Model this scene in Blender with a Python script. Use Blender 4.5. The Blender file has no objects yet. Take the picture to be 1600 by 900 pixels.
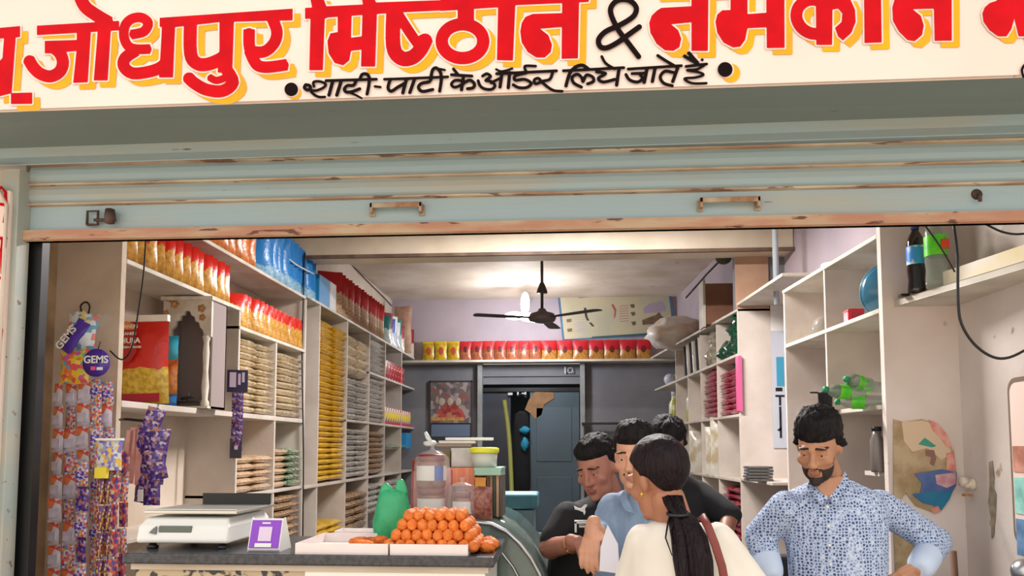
import bpy, math, random
import numpy as np
from mathutils import Vector, Matrix, Euler, noise
random.seed(7)
PI=math.pi
sc=bpy.context.scene
# ---------------- camera ----------------
F=1180.0; CX=800.0; CY=613.0; CAMZ=1.5
YAW=0.0677; PITCH=math.radians(4.07)
cd=bpy.data.cameras.new('camera'); cam=bpy.data.objects.new('camera',cd); sc.collection.objects.link(cam)
cd.sensor_width=36; cd.lens=F/1600*36; cd.shift_y=(CY-450)/1600; cd.clip_start=.05; cd.clip_end=200
cam.location=(0,0,CAMZ); cam.rotation_euler=(PI/2+PITCH,0,YAW); sc.camera=cam
# ---------------- world, lights, exposure ----------------
w=bpy.data.worlds.new('sky'); sc.world=w; w.use_nodes=True
bg=w.node_tree.nodes['Background']; bg.inputs[0].default_value=(1.0,.975,.945,1); bg.inputs[1].default_value=1.25
def sunlight(name,rot,energy,angle,col):
    l=bpy.data.lights.new(name,'SUN'); l.energy=energy; l.angle=angle; l.color=col
    o=bpy.data.objects.new(name,l); o.rotation_euler=rot; sc.collection.objects.link(o)
sunlight('sun',(math.radians(-38),0,math.radians(12)),5.5,math.radians(2),(1,.96,.92))
def arealight(name,loc,size,energy,col,rot=(0,0,0)):
    l=bpy.data.lights.new(name,'AREA'); l.shape='RECTANGLE'; l.size,l.size_y=size; l.energy=energy; l.color=col
    o=bpy.data.objects.new(name,l); o.location=loc; o.rotation_euler=rot; sc.collection.objects.link(o)
arealight('added_fill_light',(0,4.6,3.16),(1.2,.06),125,(1,.95,.92))  # added fill lamp for the front of the shop, no fitting known here
arealight('added_fill_light',(-.3,6.4,3.6),(1.2,.06),62,(.95,.95,1))  # second added fill lamp, brightens the rear of the shop
sc.view_settings.view_transform='Standard'; sc.view_settings.look='None'; sc.view_settings.gamma=1
sc.view_settings.use_curve_mapping=False; sc.view_settings.exposure=0.34
# ---------------- pixel helpers (design-time survey of the photo) ----------------
RM=Euler((PI/2+PITCH,0,YAW)).to_matrix()
def ray(px,py): return RM@Vector(((px-CX)/F,-(py-CY)/F,-1))
def atY(px,py,Y): d=ray(px,py); return Vector((0,0,CAMZ))+d*(Y/d.y)
def atZ(px,py,Z): d=ray(px,py); return Vector((0,0,CAMZ))+d*((Z-CAMZ)/d.z)
def atX(px,py,X): d=ray(px,py); return Vector((0,0,CAMZ))+d*(X/d.x)
XL=-1.965; XW=-2.285; YB=9.9; RW=1.775
def YL(px): return atX(px,697,XL).y
def XR(Y): return 1.63-.0516*Y
def YR(px):
    d=ray(px,697); t=d.x/d.y; return 1.63/(t+.0516)
def ZL(px,py): return atX(px,py,XL).z
# ---------------- materials ----------------
def lin(c):
    return tuple(((v/255)/12.92 if v/255<=.04045 else ((v/255+.055)/1.055)**2.4) for v in c[:3])+(1,)
MATS={}
def M(name,col,rough=.6,metal=0,col2=None,scale=6,lo=.35,hi=.65,bump=0,bscale=None,rnd=0,trans=0,coat=0,emis=0,col3=None,scale3=30,t3=.62,coord='Object',stretch=None,detail=4,alpha=1,sss=0,spec=.5):
    if name in MATS: return MATS[name]
    m=bpy.data.materials.new(name); m.use_nodes=True; nt=m.node_tree; N=nt.nodes; L=nt.links
    b=N['Principled BSDF']; b.inputs['Roughness'].default_value=rough; b.inputs['Metallic'].default_value=metal
    b.inputs['Transmission Weight'].default_value=trans; b.inputs['Coat Weight'].default_value=coat; b.inputs['Alpha'].default_value=alpha
    b.inputs['Specular IOR Level'].default_value=spec
    if sss: b.inputs['Subsurface Weight'].default_value=sss; b.inputs['Subsurface Radius'].default_value=(.012,.005,.003)
    tc=N.new('ShaderNodeTexCoord'); co=tc.outputs[coord]
    if stretch:
        mp=N.new('ShaderNodeMapping'); mp.inputs['Scale'].default_value=stretch; L.new(co,mp.inputs[0]); co=mp.outputs[0]
    rgb=N.new('ShaderNodeRGB'); rgb.outputs[0].default_value=lin(col); out=rgb.outputs[0]
    def nz(s,d=4):
        n=N.new('ShaderNodeTexNoise'); n.inputs['Scale'].default_value=s; n.inputs['Detail'].default_value=d; L.new(co,n.inputs['Vector']); return n.outputs[0]
    def mixin(fac,a,bcol):
        mx=N.new('ShaderNodeMix'); mx.data_type='RGBA'; L.new(fac,mx.inputs[0]); L.new(a,mx.inputs[6]); mx.inputs[7].default_value=lin(bcol); return mx.outputs[2]
    def ramp(src,a,c):
        r=N.new('ShaderNodeMapRange'); r.inputs[1].default_value=a; r.inputs[2].default_value=c; L.new(src,r.inputs[0]); return r.outputs[0]
    if col2: out=mixin(ramp(nz(scale,detail),lo,hi),out,col2)
    if col3: out=mixin(ramp(nz(scale3,3),t3,t3+.04),out,col3)
    if rnd:
        oi=N.new('ShaderNodeObjectInfo'); r=N.new('ShaderNodeMapRange'); L.new(oi.outputs['Random'],r.inputs[0]); r.inputs[3].default_value=1-rnd; r.inputs[4].default_value=1+rnd*.5
        hs=N.new('ShaderNodeHueSaturation'); L.new(r.outputs[0],hs.inputs['Value']); L.new(out,hs.inputs['Color']); out=hs.outputs[0]
    L.new(out,b.inputs['Base Color'])
    if bump:
        bp=N.new('ShaderNodeBump'); bp.inputs['Strength'].default_value=bump; bp.inputs['Distance'].default_value=.01
        L.new(nz(bscale or scale*3,3),bp.inputs['Height']); L.new(bp.outputs[0],b.inputs['Normal'])
    if emis:
        L.new(out,b.inputs['Emission Color']); b.inputs['Emission Strength'].default_value=emis
    MATS[name]=m; return m
def Mband(name,top,bot,split=.5,amp=.3,ns=4,mark=None,rough=.3,extra=None,rnd=.12):
    """two-tone printed foil pouch: colours split by generated height with a wavy edge"""
    if name in MATS: return MATS[name]
    m=M(name,bot,rough,col2=tuple(max(0,c-35) for c in bot),scale=45,lo=.4,hi=.6,rnd=rnd,bump=.35,bscale=22)
    nt=m.node_tree;N=nt.nodes;L=nt.links;b=N['Principled BSDF']
    src=b.inputs['Base Color'].links[0].from_socket
    tc=N.new('ShaderNodeTexCoord'); sp=N.new('ShaderNodeSeparateXYZ'); L.new(tc.outputs['Generated'],sp.inputs[0])
    n=N.new('ShaderNodeTexNoise'); n.inputs['Scale'].default_value=ns; L.new(tc.outputs['Generated'],n.inputs['Vector'])
    a=N.new('ShaderNodeMath'); a.operation='MULTIPLY_ADD'; L.new(n.outputs[0],a.inputs[0]); a.inputs[1].default_value=amp; L.new(sp.outputs[2],a.inputs[2])
    g=N.new('ShaderNodeMath'); g.operation='GREATER_THAN'; L.new(a.outputs[0],g.inputs[0]); g.inputs[1].default_value=split+amp*.5
    mx=N.new('ShaderNodeMix'); mx.data_type='RGBA'; L.new(g.outputs[0],mx.inputs[0]); L.new(src,mx.inputs[6]); mx.inputs[7].default_value=lin(top); out=mx.outputs[2]
    if mark:   # printed round badge
        ds=N.new('ShaderNodeVectorMath'); ds.operation='DISTANCE'; cb=N.new('ShaderNodeCombineXYZ'); L.new(sp.outputs[0],cb.inputs[0]); L.new(sp.outputs[2],cb.inputs[2])
        L.new(cb.outputs[0],ds.inputs[0]); ds.inputs[1].default_value=(.5,0,mark[1]); l=N.new('ShaderNodeMath'); l.operation='LESS_THAN'; L.new(ds.outputs['Value'],l.inputs[0]); l.inputs[1].default_value=mark[2]
        mx=N.new('ShaderNodeMix'); mx.data_type='RGBA'; L.new(l.outputs[0],mx.inputs[0]); L.new(out,mx.inputs[6]); mx.inputs[7].default_value=lin(mark[0]); out=mx.outputs[2]
    L.new(out,b.inputs['Base Color']); return m
def Mspeck(name,cols,scale=60,rough=.35,coord='Object'):
    """printed confetti pattern: cells take one of the given colours"""
    if name in MATS: return MATS[name]
    m=M(name,cols[0],rough); nt=m.node_tree;N=nt.nodes;L=nt.links;b=N['Principled BSDF']
    tc=N.new('ShaderNodeTexCoord'); v=N.new('ShaderNodeTexVoronoi'); v.inputs['Scale'].default_value=scale; L.new(tc.outputs[coord],v.inputs['Vector'])
    s=N.new('ShaderNodeSeparateColor'); L.new(v.outputs['Color'],s.inputs[0])
    r=N.new('ShaderNodeValToRGB'); r.color_ramp.interpolation='CONSTANT'; e=r.color_ramp.elements
    while len(e)<len(cols): e.new(.5)
    for i,c in enumerate(cols): e[i].position=i/len(cols); e[i].color=lin(c)
    L.new(s.outputs[0],r.inputs[0]); L.new(r.outputs[0],b.inputs['Base Color']); return m
# ---------------- mesh builder ----------------
def V(*a): return Vector(a)
class MB:
    def __init__(s): s.v=[]; s.f=[]; s.m=[]; s.sm=[]
    def add(s,vs,fs,mi=0,smooth=False,mat=None):
        o=len(s.v)
        for p in vs:
            p=Vector(p); s.v.append(tuple(mat@p if mat else p))
        for f in fs: s.f.append([i+o for i in f]); s.m.append(mi); s.sm.append(smooth)
        return s
    def box(s,x0,y0,z0,x1,y1,z1,mi=0,mat=None):
        vs=[(x,y,z) for z in (z0,z1) for y in (y0,y1) for x in (x0,x1)]
        return s.add(vs,[(0,2,3,1),(4,5,7,6),(0,1,5,4),(2,6,7,3),(0,4,6,2),(1,3,7,5)],mi,False,mat)
    def prism(s,pts,a,b,axis='y',mi=0,mat=None):
        """polygon pts (u,v) extruded from a to b along axis. y: (x,z)  x: (y,z)  z: (x,y)"""
        n=len(pts)
        def mk(p,t): return {'y':(p[0],t,p[1]),'x':(t,p[0],p[1]),'z':(p[0],p[1],t)}[axis]
        vs=[mk(p,a) for p in pts]+[mk(p,b) for p in pts]
        fs=[list(range(n)),list(range(2*n-1,n-1,-1))]+[(i,(i+1)%n,n+(i+1)%n,n+i) for i in range(n)]
        return s.add(vs,fs,mi,False,mat)
    def loft(s,rings,mi=0,smooth=True,caps=True,closed=True,mat=None):
        n=len(rings[0]); vs=[p for r in rings for p in r]; fs=[]
        for k in range(len(rings)-1):
            for i in range(n if closed else n-1):
                j=(i+1)%n; fs.append((k*n+i,k*n+j,(k+1)*n+j,(k+1)*n+i))
        if caps: fs.append(list(range(n-1,-1,-1))); fs.append([(len(rings)-1)*n+i for i in range(n)])
        return s.add(vs,fs,mi,smooth,mat)
    def lathe(s,prof,n=20,c=(0,0,0),mi=0,mat=None,caps=True,smooth=True):
        return s.loft([[(c[0]+r*math.cos(2*PI*i/n),c[1]+r*math.sin(2*PI*i/n),c[2]+z) for i in range(n)] for r,z in prof],mi,smooth,caps,True,mat)
    def tube(s,pts,r,n=8,mi=0,mat=None,flat=1):
        pts=[Vector(p) for p in pts]; rings=[]; up=None
        for k,p in enumerate(pts):
            t=(pts[min(k+1,len(pts)-1)]-pts[max(k-1,0)]).normalized()
            if up is None: up=t.orthogonal().normalized()
            up=(up-t*up.dot(t)).normalized(); sd=t.cross(up)
            rr=r[k] if isinstance(r,(list,tuple)) else r
            rings.append([p+up*rr*math.cos(2*PI*i/n)+sd*rr*flat*math.sin(2*PI*i/n) for i in range(n)])
        return s.loft(rings,mi,True,True,True,mat)
    def ell(s,c,r,nu=16,nv=10,mi=0,rot=None,mat=None,nz=0,seed=0):
        c=Vector(c); vs=[];R=rot.to_matrix() if rot else None
        for j in range(1,nv):
            th=PI*j/nv
            for i in range(nu):
                ph=2*PI*i/nu; d=Vector((math.sin(th)*math.cos(ph),math.sin(th)*math.sin(ph),math.cos(th)))
                k=1+(nz*noise.noise(d*2.2+Vector((seed,seed,0))) if nz else 0)
                p=Vector((d.x*r[0],d.y*r[1],d.z*r[2]))*k
                vs.append(c+(R@p if R else p))
        for zz in (1,-1):
            p=Vector((0,0,zz*r[2])); vs.append(c+(R@p if R else p))
        fs=[]
        for j in range(nv-2):
            for i in range(nu): fs.append((j*nu+i,(j+1)*nu+i,(j+1)*nu+(i+1)%nu,j*nu+(i+1)%nu))
        a=len(vs)-2
        for i in range(nu): fs.append((a,i,(i+1)%nu)); fs.append((a+1,(nv-2)*nu+(i+1)%nu,(nv-2)*nu+i))
        return s.add(vs,fs,mi,True,mat)
    def mesh(s,name,mats):
        me=bpy.data.meshes.new(name); me.from_pydata(s.v,[],s.f)
        for m in (mats if isinstance(mats,(list,tuple)) else [mats]): me.materials.append(m)
        me.polygons.foreach_set('material_index',s.m); me.polygons.foreach_set('use_smooth',s.sm); me.update(); return me
    def build(s,name,mats,parent=None,loc=None,rot=None,bevel=0,recalc=False):
        o=bpy.data.objects.new(name,s.mesh(name,mats)); sc.collection.objects.link(o)
        if parent: o.parent=parent
        if loc: o.location=loc
        if rot: o.rotation_euler=rot
        if bevel:
            b=o.modifiers.new('bevel','BEVEL'); b.width=bevel; b.segments=2; b.limit_method='ANGLE'
        return o
def tag(o,label=None,cat=None,group=None,kind=None):
    if label: o['label']=label
    if cat: o['category']=cat
    if group: o['group']=group
    if kind: o['kind']=kind
    return o
def empty(name,loc,label,cat,group=None,rz=0):
    o=bpy.data.objects.new(name,None); o.empty_display_size=.05; sc.collection.objects.link(o); o.location=loc; o.rotation_euler=(0,0,rz)
    return tag(o,label,cat,group)
def copy_tree(o,loc=None,rot=None,label=None,scale=None,parent=None):
    kids=[c for c in bpy.data.objects if c.parent==o] if not hasattr(o,'children') else list(o.children)
    c=o.copy(); sc.collection.objects.link(c)
    if parent: c.parent=parent
    if loc is not None: c.location=loc
    if rot is not None: c.rotation_euler=rot
    if scale is not None: c.scale=scale
    if label: c['label']=label
    for k in kids: copy_tree(k,parent=c)
    return c
ORD='lowest second third fourth fifth sixth seventh eighth ninth tenth eleventh twelfth thirteenth fourteenth fifteenth sixteenth seventeenth eighteenth nineteenth twentieth'.split()
def nth(i,first='first'):
    if i==0: return first
    if i<20: return ORD[i]
    if i%10==9: return ('thirtieth','fortieth')[(i-29)//10]
    return ('twenty','thirty')[(i-20)//10]+'-'+(['first']+ORD[1:])[(i)%10]
def seq(label,n,suf='from the left'): return [label+', '+nth(i)+' '+suf for i in range(n)]
def scatter(proto,places,labels=None):
    """first place moves the prototype itself, the rest are copies; place = (loc, rot[, scale])"""
    if isinstance(proto,list): firsts=set()
    out=[]
    for i,pl in enumerate(places):
        p=proto[i%len(proto)] if isinstance(proto,list) else proto
        used=p.get('_used',0)
        if not used:
            o=p; p['_used']=1; o.location=pl[0]; o.rotation_euler=pl[1]
            if len(pl)>2: o.scale=pl[2]
        else: o=copy_tree(p,pl[0],pl[1],None,pl[2] if len(pl)>2 else None)
        if labels: o['label']=labels[i] if isinstance(labels,list) else labels
        out.append(o)
    return out
def text_mesh(body,size,mat,name,parent,M4,extr=.001):
    cu=bpy.data.curves.new('t','FONT'); cu.body=body; cu.size=size; cu.align_x='CENTER'; cu.align_y='CENTER'; cu.extrude=extr; cu.offset=size*.02
    t=bpy.data.objects.new('t',cu); sc.collection.objects.link(t); bpy.context.view_layer.update()
    me=bpy.data.meshes.new_from_object(t); bpy.data.objects.remove(t); me.transform(M4); me.materials.clear(); me.materials.append(mat)
    o=bpy.data.objects.new(name,me); sc.collection.objects.link(o); o.parent=parent; return o
FACE=Matrix.Rotation(PI/2,4,'X')   # text upright, readable from -Y
# ---- palette ----
cream=M('cream plaster',(214,200,186),.75,col2=(188,172,152),scale=1.8,bump=.15,bscale=30,col3=(170,150,125),scale3=7,t3=.7)
creamdirty=M('dirty cream plaster',(206,190,172),.8,col2=(170,148,124),scale=3.2,lo=.45,hi=.75,bump=.35,bscale=18,col3=(205,195,185),scale3=5,t3=.6)
lav=M('lavender grey plaster',(184,170,178),.8,col2=(164,154,164),scale=1.5,bump=.12,bscale=25)
grey=M('grey plaster',(128,128,132),.8,col2=(112,112,118),scale=2,bump=.1,bscale=25)
shelfm=M('painted shelf board',(212,202,192),.55,col2=(192,180,168),scale=3,bump=.1,bscale=30)
shelfe=M('white painted shelf board',(214,208,196),.5,col2=(186,178,162),scale=5)
ceilm=M('ceiling paint',(150,166,190),.85,col2=(130,144,168),scale=1.2)
blk=M('black plastic',(18,18,20),.4); dark=M('dark grey metal',(40,40,42),.45,.5)
chrome=M('brushed steel',(190,192,195),.28,.9); wht=M('white plastic',(226,226,222),.4)
red=M('red paint',(206,6,22),.7,col2=(188,6,20),scale=12,spec=.12); yel=M('yellow paint',(240,172,24),.6,spec=.15,col2=(222,160,40),scale=10)
signc=M('sign board cream',(238,219,208),.55,col2=(230,206,194),scale=1.2,bump=.05); ink=M('black paint',(26,18,18),.8,spec=.05)
# =============== SETTING ===============
def struct(mb,name,mat,**k): return tag(mb.build(name,mat,**k),kind='structure')
struct(MB().box(-12,-14,-.1,12,2.6,0),'ground',M('street concrete',(196,184,166),.85,col2=(176,164,146),scale=3,bump=.3))
struct(MB().box(-2.4,2.6,-.1,2.2,YB+.1,0),'floor',M('grey stone floor',(120,116,110),.5,col2=(98,94,88),scale=4))
struct(MB().box(XW-.15,2.62,0,XW,YB,3.9),'wall_left',cream)
# right wall: straight stretch by the shutter, slanted stretch behind the shelving
struct(MB().box(RW,2.62,0,RW+.16,3.56,3.9),'wall_right',M('right wall plaster',(220,210,204),.75,col2=(204,192,184),scale=2.2,bump=.2,bscale=25,col3=(160,140,115),scale3=6,t3=.68))
struct(MB().prism([(XR(3.5)+.37,3.5),(XR(3.5)+.55,3.5),(XR(YB)+.55,YB),(XR(YB)+.37,YB)],0,3.9,'z'),'wall_right_rear',lav)
zled=atY(840,565,YB).z
struct(MB().box(-2.4,YB,zled,2.2,YB+.15,3.9),'wall_back_upper',lav)
wb=struct(MB().box(-2.4,YB,0,atY(750,600,YB).x,YB+.15,zled).box(atY(912,600,YB).x,YB,0,2.2,YB+.15,zled),'wall_back',grey)
zc=atY(840,428,YB).z
struct(MB().box(-2.4,2.62,zc,2.2,YB+.15,zc+.15),'ceiling',ceilm)
# beam across the shop
p0=atY(480,400,5.7)
bz=atY(850,396,5.62).z
struct(MB().box(XW,5.62,bz,XR(5.7)+.37,5.86,bz+.45),'trim_beam',M('beam paint',(228,216,196),.6,col2=(210,196,174),scale=3),bevel=.006)
struct(MB().box(XW,5.6,bz-.012,XR(5.7)+.37,5.63,bz+.012),'trim_beam_edge',M('brown beam edge',(120,98,80),.7,col2=(90,72,60),scale=8))
# end panels (masonry piers that close the shelving)
ep=struct(MB().box(XW-.12,3.2,0,XL,3.235,3.9),'wall_left_pier',creamdirty)
struct(MB().box(XW-.05,2.68,0,XW+.02,3.2,3.9),'wall_left_return',M('brown stained plaster',(176,150,118),.85,col2=(120,92,66),scale=6,lo=.4,hi=.8,bump=.4))
rp=struct(MB().box(XR(3.5),3.5,0,RW+.06,3.54,3.9),'wall_right_pier',M('pier plaster',(226,214,208),.75,col2=(212,198,188),scale=2.6,bump=.15,bscale=25,col3=(150,128,100),scale3=5,t3=.69))
# exterior masonry around the opening
struct(MB().box(-4.2,2.6,0,atY(30,500,2.6).x,2.66,3.4),'wall_front_left',cream)
struct(MB().box(2.02,2.7,0,4.4,2.95,3.4),'wall_front_right',cream)
struct(MB().box(-4.2,2.75,2.75,4.4,3.0,4.3),'wall_front_upper',cream)
# building over the shop keeps the sun off the facade
struct(MB().box(-4.2,2.4,3.45,4.4,10.2,4.3),'wall_upper_storey',cream)
struct(MB().box(-11,-13.2,0,11,-13,3.2),'wall_street_opposite',M('house across the street',(205,190,165),.8,col2=(170,150,125),scale=.7))
# conduit pipe cover on back wall ledge
struct(MB().box(XL-.3,YB-.26,zled-.03,XR(YB)+.3,YB,zled),'trim_back_ledge',shelfe,bevel=.004)
xa=atY(750,600,YB-.1).x; xb=atY(910,600,YB-.1).x
for i,(x) in enumerate((xa,xb)): struct(MB().box(x-.03,YB-.12,0,x+.03,YB+.02,zled-.03),'trim_door_post',M('grey painted post',(150,152,152),.5,col2=(128,130,130),scale=4))
# door recess with back room
struct(MB().box(xa+.03,YB+.02,atY(830,600,YB).z,xb-.03,YB+.08,zled-.03).box(xa+.03,YB-.01,atY(830,588,YB).z,xb-.03,YB+.03,atY(830,588,YB).z+.02),'wall_over_door',grey)
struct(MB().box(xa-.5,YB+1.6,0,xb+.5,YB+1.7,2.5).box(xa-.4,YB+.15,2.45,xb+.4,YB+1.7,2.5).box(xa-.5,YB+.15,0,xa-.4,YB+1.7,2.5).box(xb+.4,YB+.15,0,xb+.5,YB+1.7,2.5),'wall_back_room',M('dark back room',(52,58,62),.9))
# door_1: two leaves, right one standing ajar
d=empty('door_1',(0,0,0),None,None); d['kind']='structure'
dz=atY(830,612,YB).z
MB().box(xa+.03,YB+.0,0,atY(798,650,YB).x,YB+.04,dz).build('door_leaf',M('dark blue door',(44,50,62),.5,col2=(34,38,48),scale=3),d,bevel=.004)
lf=MB().box(atY(828,650,YB).x,YB-.02,0,xb-.04,YB+.02,dz).build('door_leaf',M('blue grey door',(74,90,104),.5,col2=(62,80,86),scale=1.6,lo=.3,hi=.7),d,bevel=.004)
o=MB()
pts=[(836,612),(864,613),(866,622),(850,632),(846,648),(836,655),(828,645),(820,640),(826,625)]
o.prism([(atY(x,y,YB-.03).x,atY(x,y,YB-.03).z) for x,y in pts],YB-.03,YB-.022).build('brown_patch',M('bare brown board',(150,112,76),.8,col2=(128,96,66),scale=8),lf)
for z0 in (.4,1.3): MB().box(atY(838,650,YB).x,YB-.03,z0,xb-.14,YB-.02,z0+.7).build('door_panel',M('blue grey door',(0,0,0)),lf,bevel=.005)
MB().box(xa+.03,YB-.04,dz,xb-.03,YB+.05,dz+.05).build('door_head',dark,d)
# =============== ROLLER SHUTTER ===============
YS=2.6
shm=M('worn blue grey shutter paint',(156,176,182),.5,col2=(174,166,150),scale=2.5,lo=.5,hi=.72,col3=(110,82,66),scale3=26,t3=.735,bump=.12,bscale=20,stretch=(.35,1,3))
rust=M('rusted shutter edge',(178,128,104),.7,col2=(186,160,132),scale=9,lo=.4,hi=.6,col3=(104,66,52),scale3=22,t3=.6,bump=.4,stretch=(.4,1,2))
brn=M('rusty iron',(98,72,62),.6,.3,col2=(66,50,46),scale=30,bump=.3)
sh=empty('roller_shutter',(0,YS,0),'pale blue grey roller shutter, half raised above the shop opening, rusty bottom bar','shutter')
X0=atY(48,300,YS).x; X1=2.06
zb=atY(880,364,YS).z; z1=atY(880,345,YS).z; z2=atY(880,303,YS).z
prof=[]
def strip(pz,name,mat,x0=X0,x1=X1):   # pz list of (y,z)
    mb=MB(); n=len(pz)
    back=[(y+.004,z) for y,z in reversed(pz)]
    return mb.prism(pz+back,x0,x1,'x').build(name,mat,sh)
strip([(0,z2),(-.002,z1+.012),(-.004,z1)],'bottom_plate',shm)
strip([(-.006,z1+.002),(-.03,z1-.004),(-.032,zb+.004),(-.022,zb),(.0,zb)],'bottom_bar',rust)
z=z2; k=0
linem=M('chalky rust ridge',(196,180,156),.6,col2=(156,122,98),scale=14,col3=(120,84,66),scale3=30,t3=.6,stretch=(.3,1,2))
while z<2.75:
    h=.074
    strip([(-.002,z+.008),(-.009,z+.018),(-.012,z+.035),(-.010,z+.055),(-.003,z+h-.004)],'slat',shm)
    strip([(-.004,z-.005),(-.016,z-.003),(-.018,z+.003),(-.004,z+.008)],'slat_ridge',linem)
    z+=h; k+=1
def handle(px,py,wpx):
    c=atY(px,py,YS); wd=wpx/F*YS/2
    mb=MB().box(-wd,-.034,.004,wd,-.028,.022).box(-wd,-.034,-.012,-wd+.01,-.004,.022).box(wd-.01,-.034,-.012,wd,-.004,.022)
    mb.box(-wd-.006,-.008,-.02,-wd+.014,-.004,.02).box(wd-.014,-.008,-.02,wd+.006,-.004,.02)
    h=mb.build('handle',M('worn handle',(176,160,138),.5,.2,col2=(150,104,70),scale=20),sh,loc=(c.x,0,c.z),bevel=.002); return h
handle(621,330,84); handle(1138,322,92)
c=atY(165,342,YS)
lt=MB().tube([(-.06,-.015,-.025),(-.06,-.015,.025),(-.02,-.015,.025),(-.02,-.015,-.025),(-.06,-.015,-.025)],.005).tube([(-.03,-.02,-.01),(.05,-.02,-.01)],.006).build('hasp',brn,sh,loc=(c.x,0,c.z))
MB().lathe([(.002,-.03),(.02,-.025),(.024,0),(.02,.025),(.002,.03)],14,(0,0,0),mat=Matrix.Translation((.035,-.03,0))@Matrix.Diagonal((.8,.8,1,1))).build('padlock_eye',brn,lt)
c=atY(1526,304,YS); MB().lathe([(.015,-.012),(.02,0),(.012,.01)],12,mat=Matrix.Rotation(PI/2,4,'X')).tube([(0,-.02,0),(0,-.02,-.03)],.006).build('bolt',brn,sh,loc=(c.x,0,c.z))
# guide channel at left
g=MB(); a=atY(16,250,2.54).x; b_=atY(50,300,2.6).x
g.prism([(a-.03,2.6),(a-.03,2.545),(b_-.01,2.545),(b_,2.6),(b_-.012,2.6),(b_-.02,2.557),(a-.02,2.557),(a-.02,2.6)],0,2.50,'z')
go=tag(g.build('shutter_guide',M('guide rail paint',(158,168,164),.5,.2,col2=(176,172,160),scale=5,col3=(120,100,84),scale3=20,t3=.68,bump=.2),bevel=.003),'upright blue grey steel guide channel of the shutter at the left edge of the opening','guide rail')
tag(MB().box(1.98,2.52,0,2.06,2.62,2.5).build('shutter_guide',MATS['guide rail paint']),'steel guide channel of the shutter at the right end of the opening','guide rail')
mb=MB().box(b_-.02,2.62,0,b_+.035,2.66,2.6); tag(mb.build('gap_shade_strip',blk),'black upright strip standing in for shade in the gap behind the left shutter guide','shade strip')  # black strip stands in for the shade in the gap by the guide
# =============== SIGN ===============
YG=2.17
zs=atY(880,139,YG).z
sg=empty('shop_sign',(0,YG,zs),'cream shop sign board with big red hand-painted Hindi lettering over the shutter','sign')
xs=[-4.2,atY(30,100,YG).x,atY(1588,80,YG).x,4.2]
def lin_pts(y0,y1,Y):   # straight edge through two surveyed points, extended sideways
    a=atY(0,y0,Y); b=atY(1600,y1,Y); k=(b.z-a.z)/(b.x-a.x); return lambda x: a.z+k*(x-a.x)-zs
zf=lin_pts(170,115,YG); zbk=lin_pts(234,180,2.5); zlp=lin_pts(246,194,2.49)
for i in range(3):
    a,b=xs[i]+.003,xs[i+1]-.003
    MB().prism([(a,zf(a)),(b,zf(b)),(b,.85),(a,.85)],0,.018).build('panel',signc,sg,bevel=.003)
MB().add([(-4.2,.019,zf(-4.2)+.002),(4.2,.019,zf(4.2)+.002),(4.2,2.51-YG,zbk(4.2)),(-4.2,2.51-YG,zbk(-4.2)),(-4.2,.019,zf(-4.2)+.03),(4.2,.019,zf(4.2)+.03),(4.2,2.51-YG,zbk(4.2)+.03),(-4.2,2.51-YG,zbk(-4.2)+.03)],[(0,3,2,1),(4,5,6,7),(0,1,5,4),(1,2,6,5),(2,3,7,6),(3,0,4,7)]).build('soffit',M('soffit paint',(124,138,136),.6,col2=(114,126,122),scale=1.5,col3=(100,92,84),scale3=30,t3=.72,stretch=(.2,1,1)),sg)
MB().prism([(-4.2,zlp(-4.2)),(4.2,zlp(4.2)),(4.2,zbk(4.2)+.03),(-4.2,zbk(-4.2)+.03)],2.49-YG,2.56-YG).build('lip',shm,sg,bevel=.003)
def sp(px,py,off): q=atY(px,py,YG-off); return (q.x,-off,q.z-zs)
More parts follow.
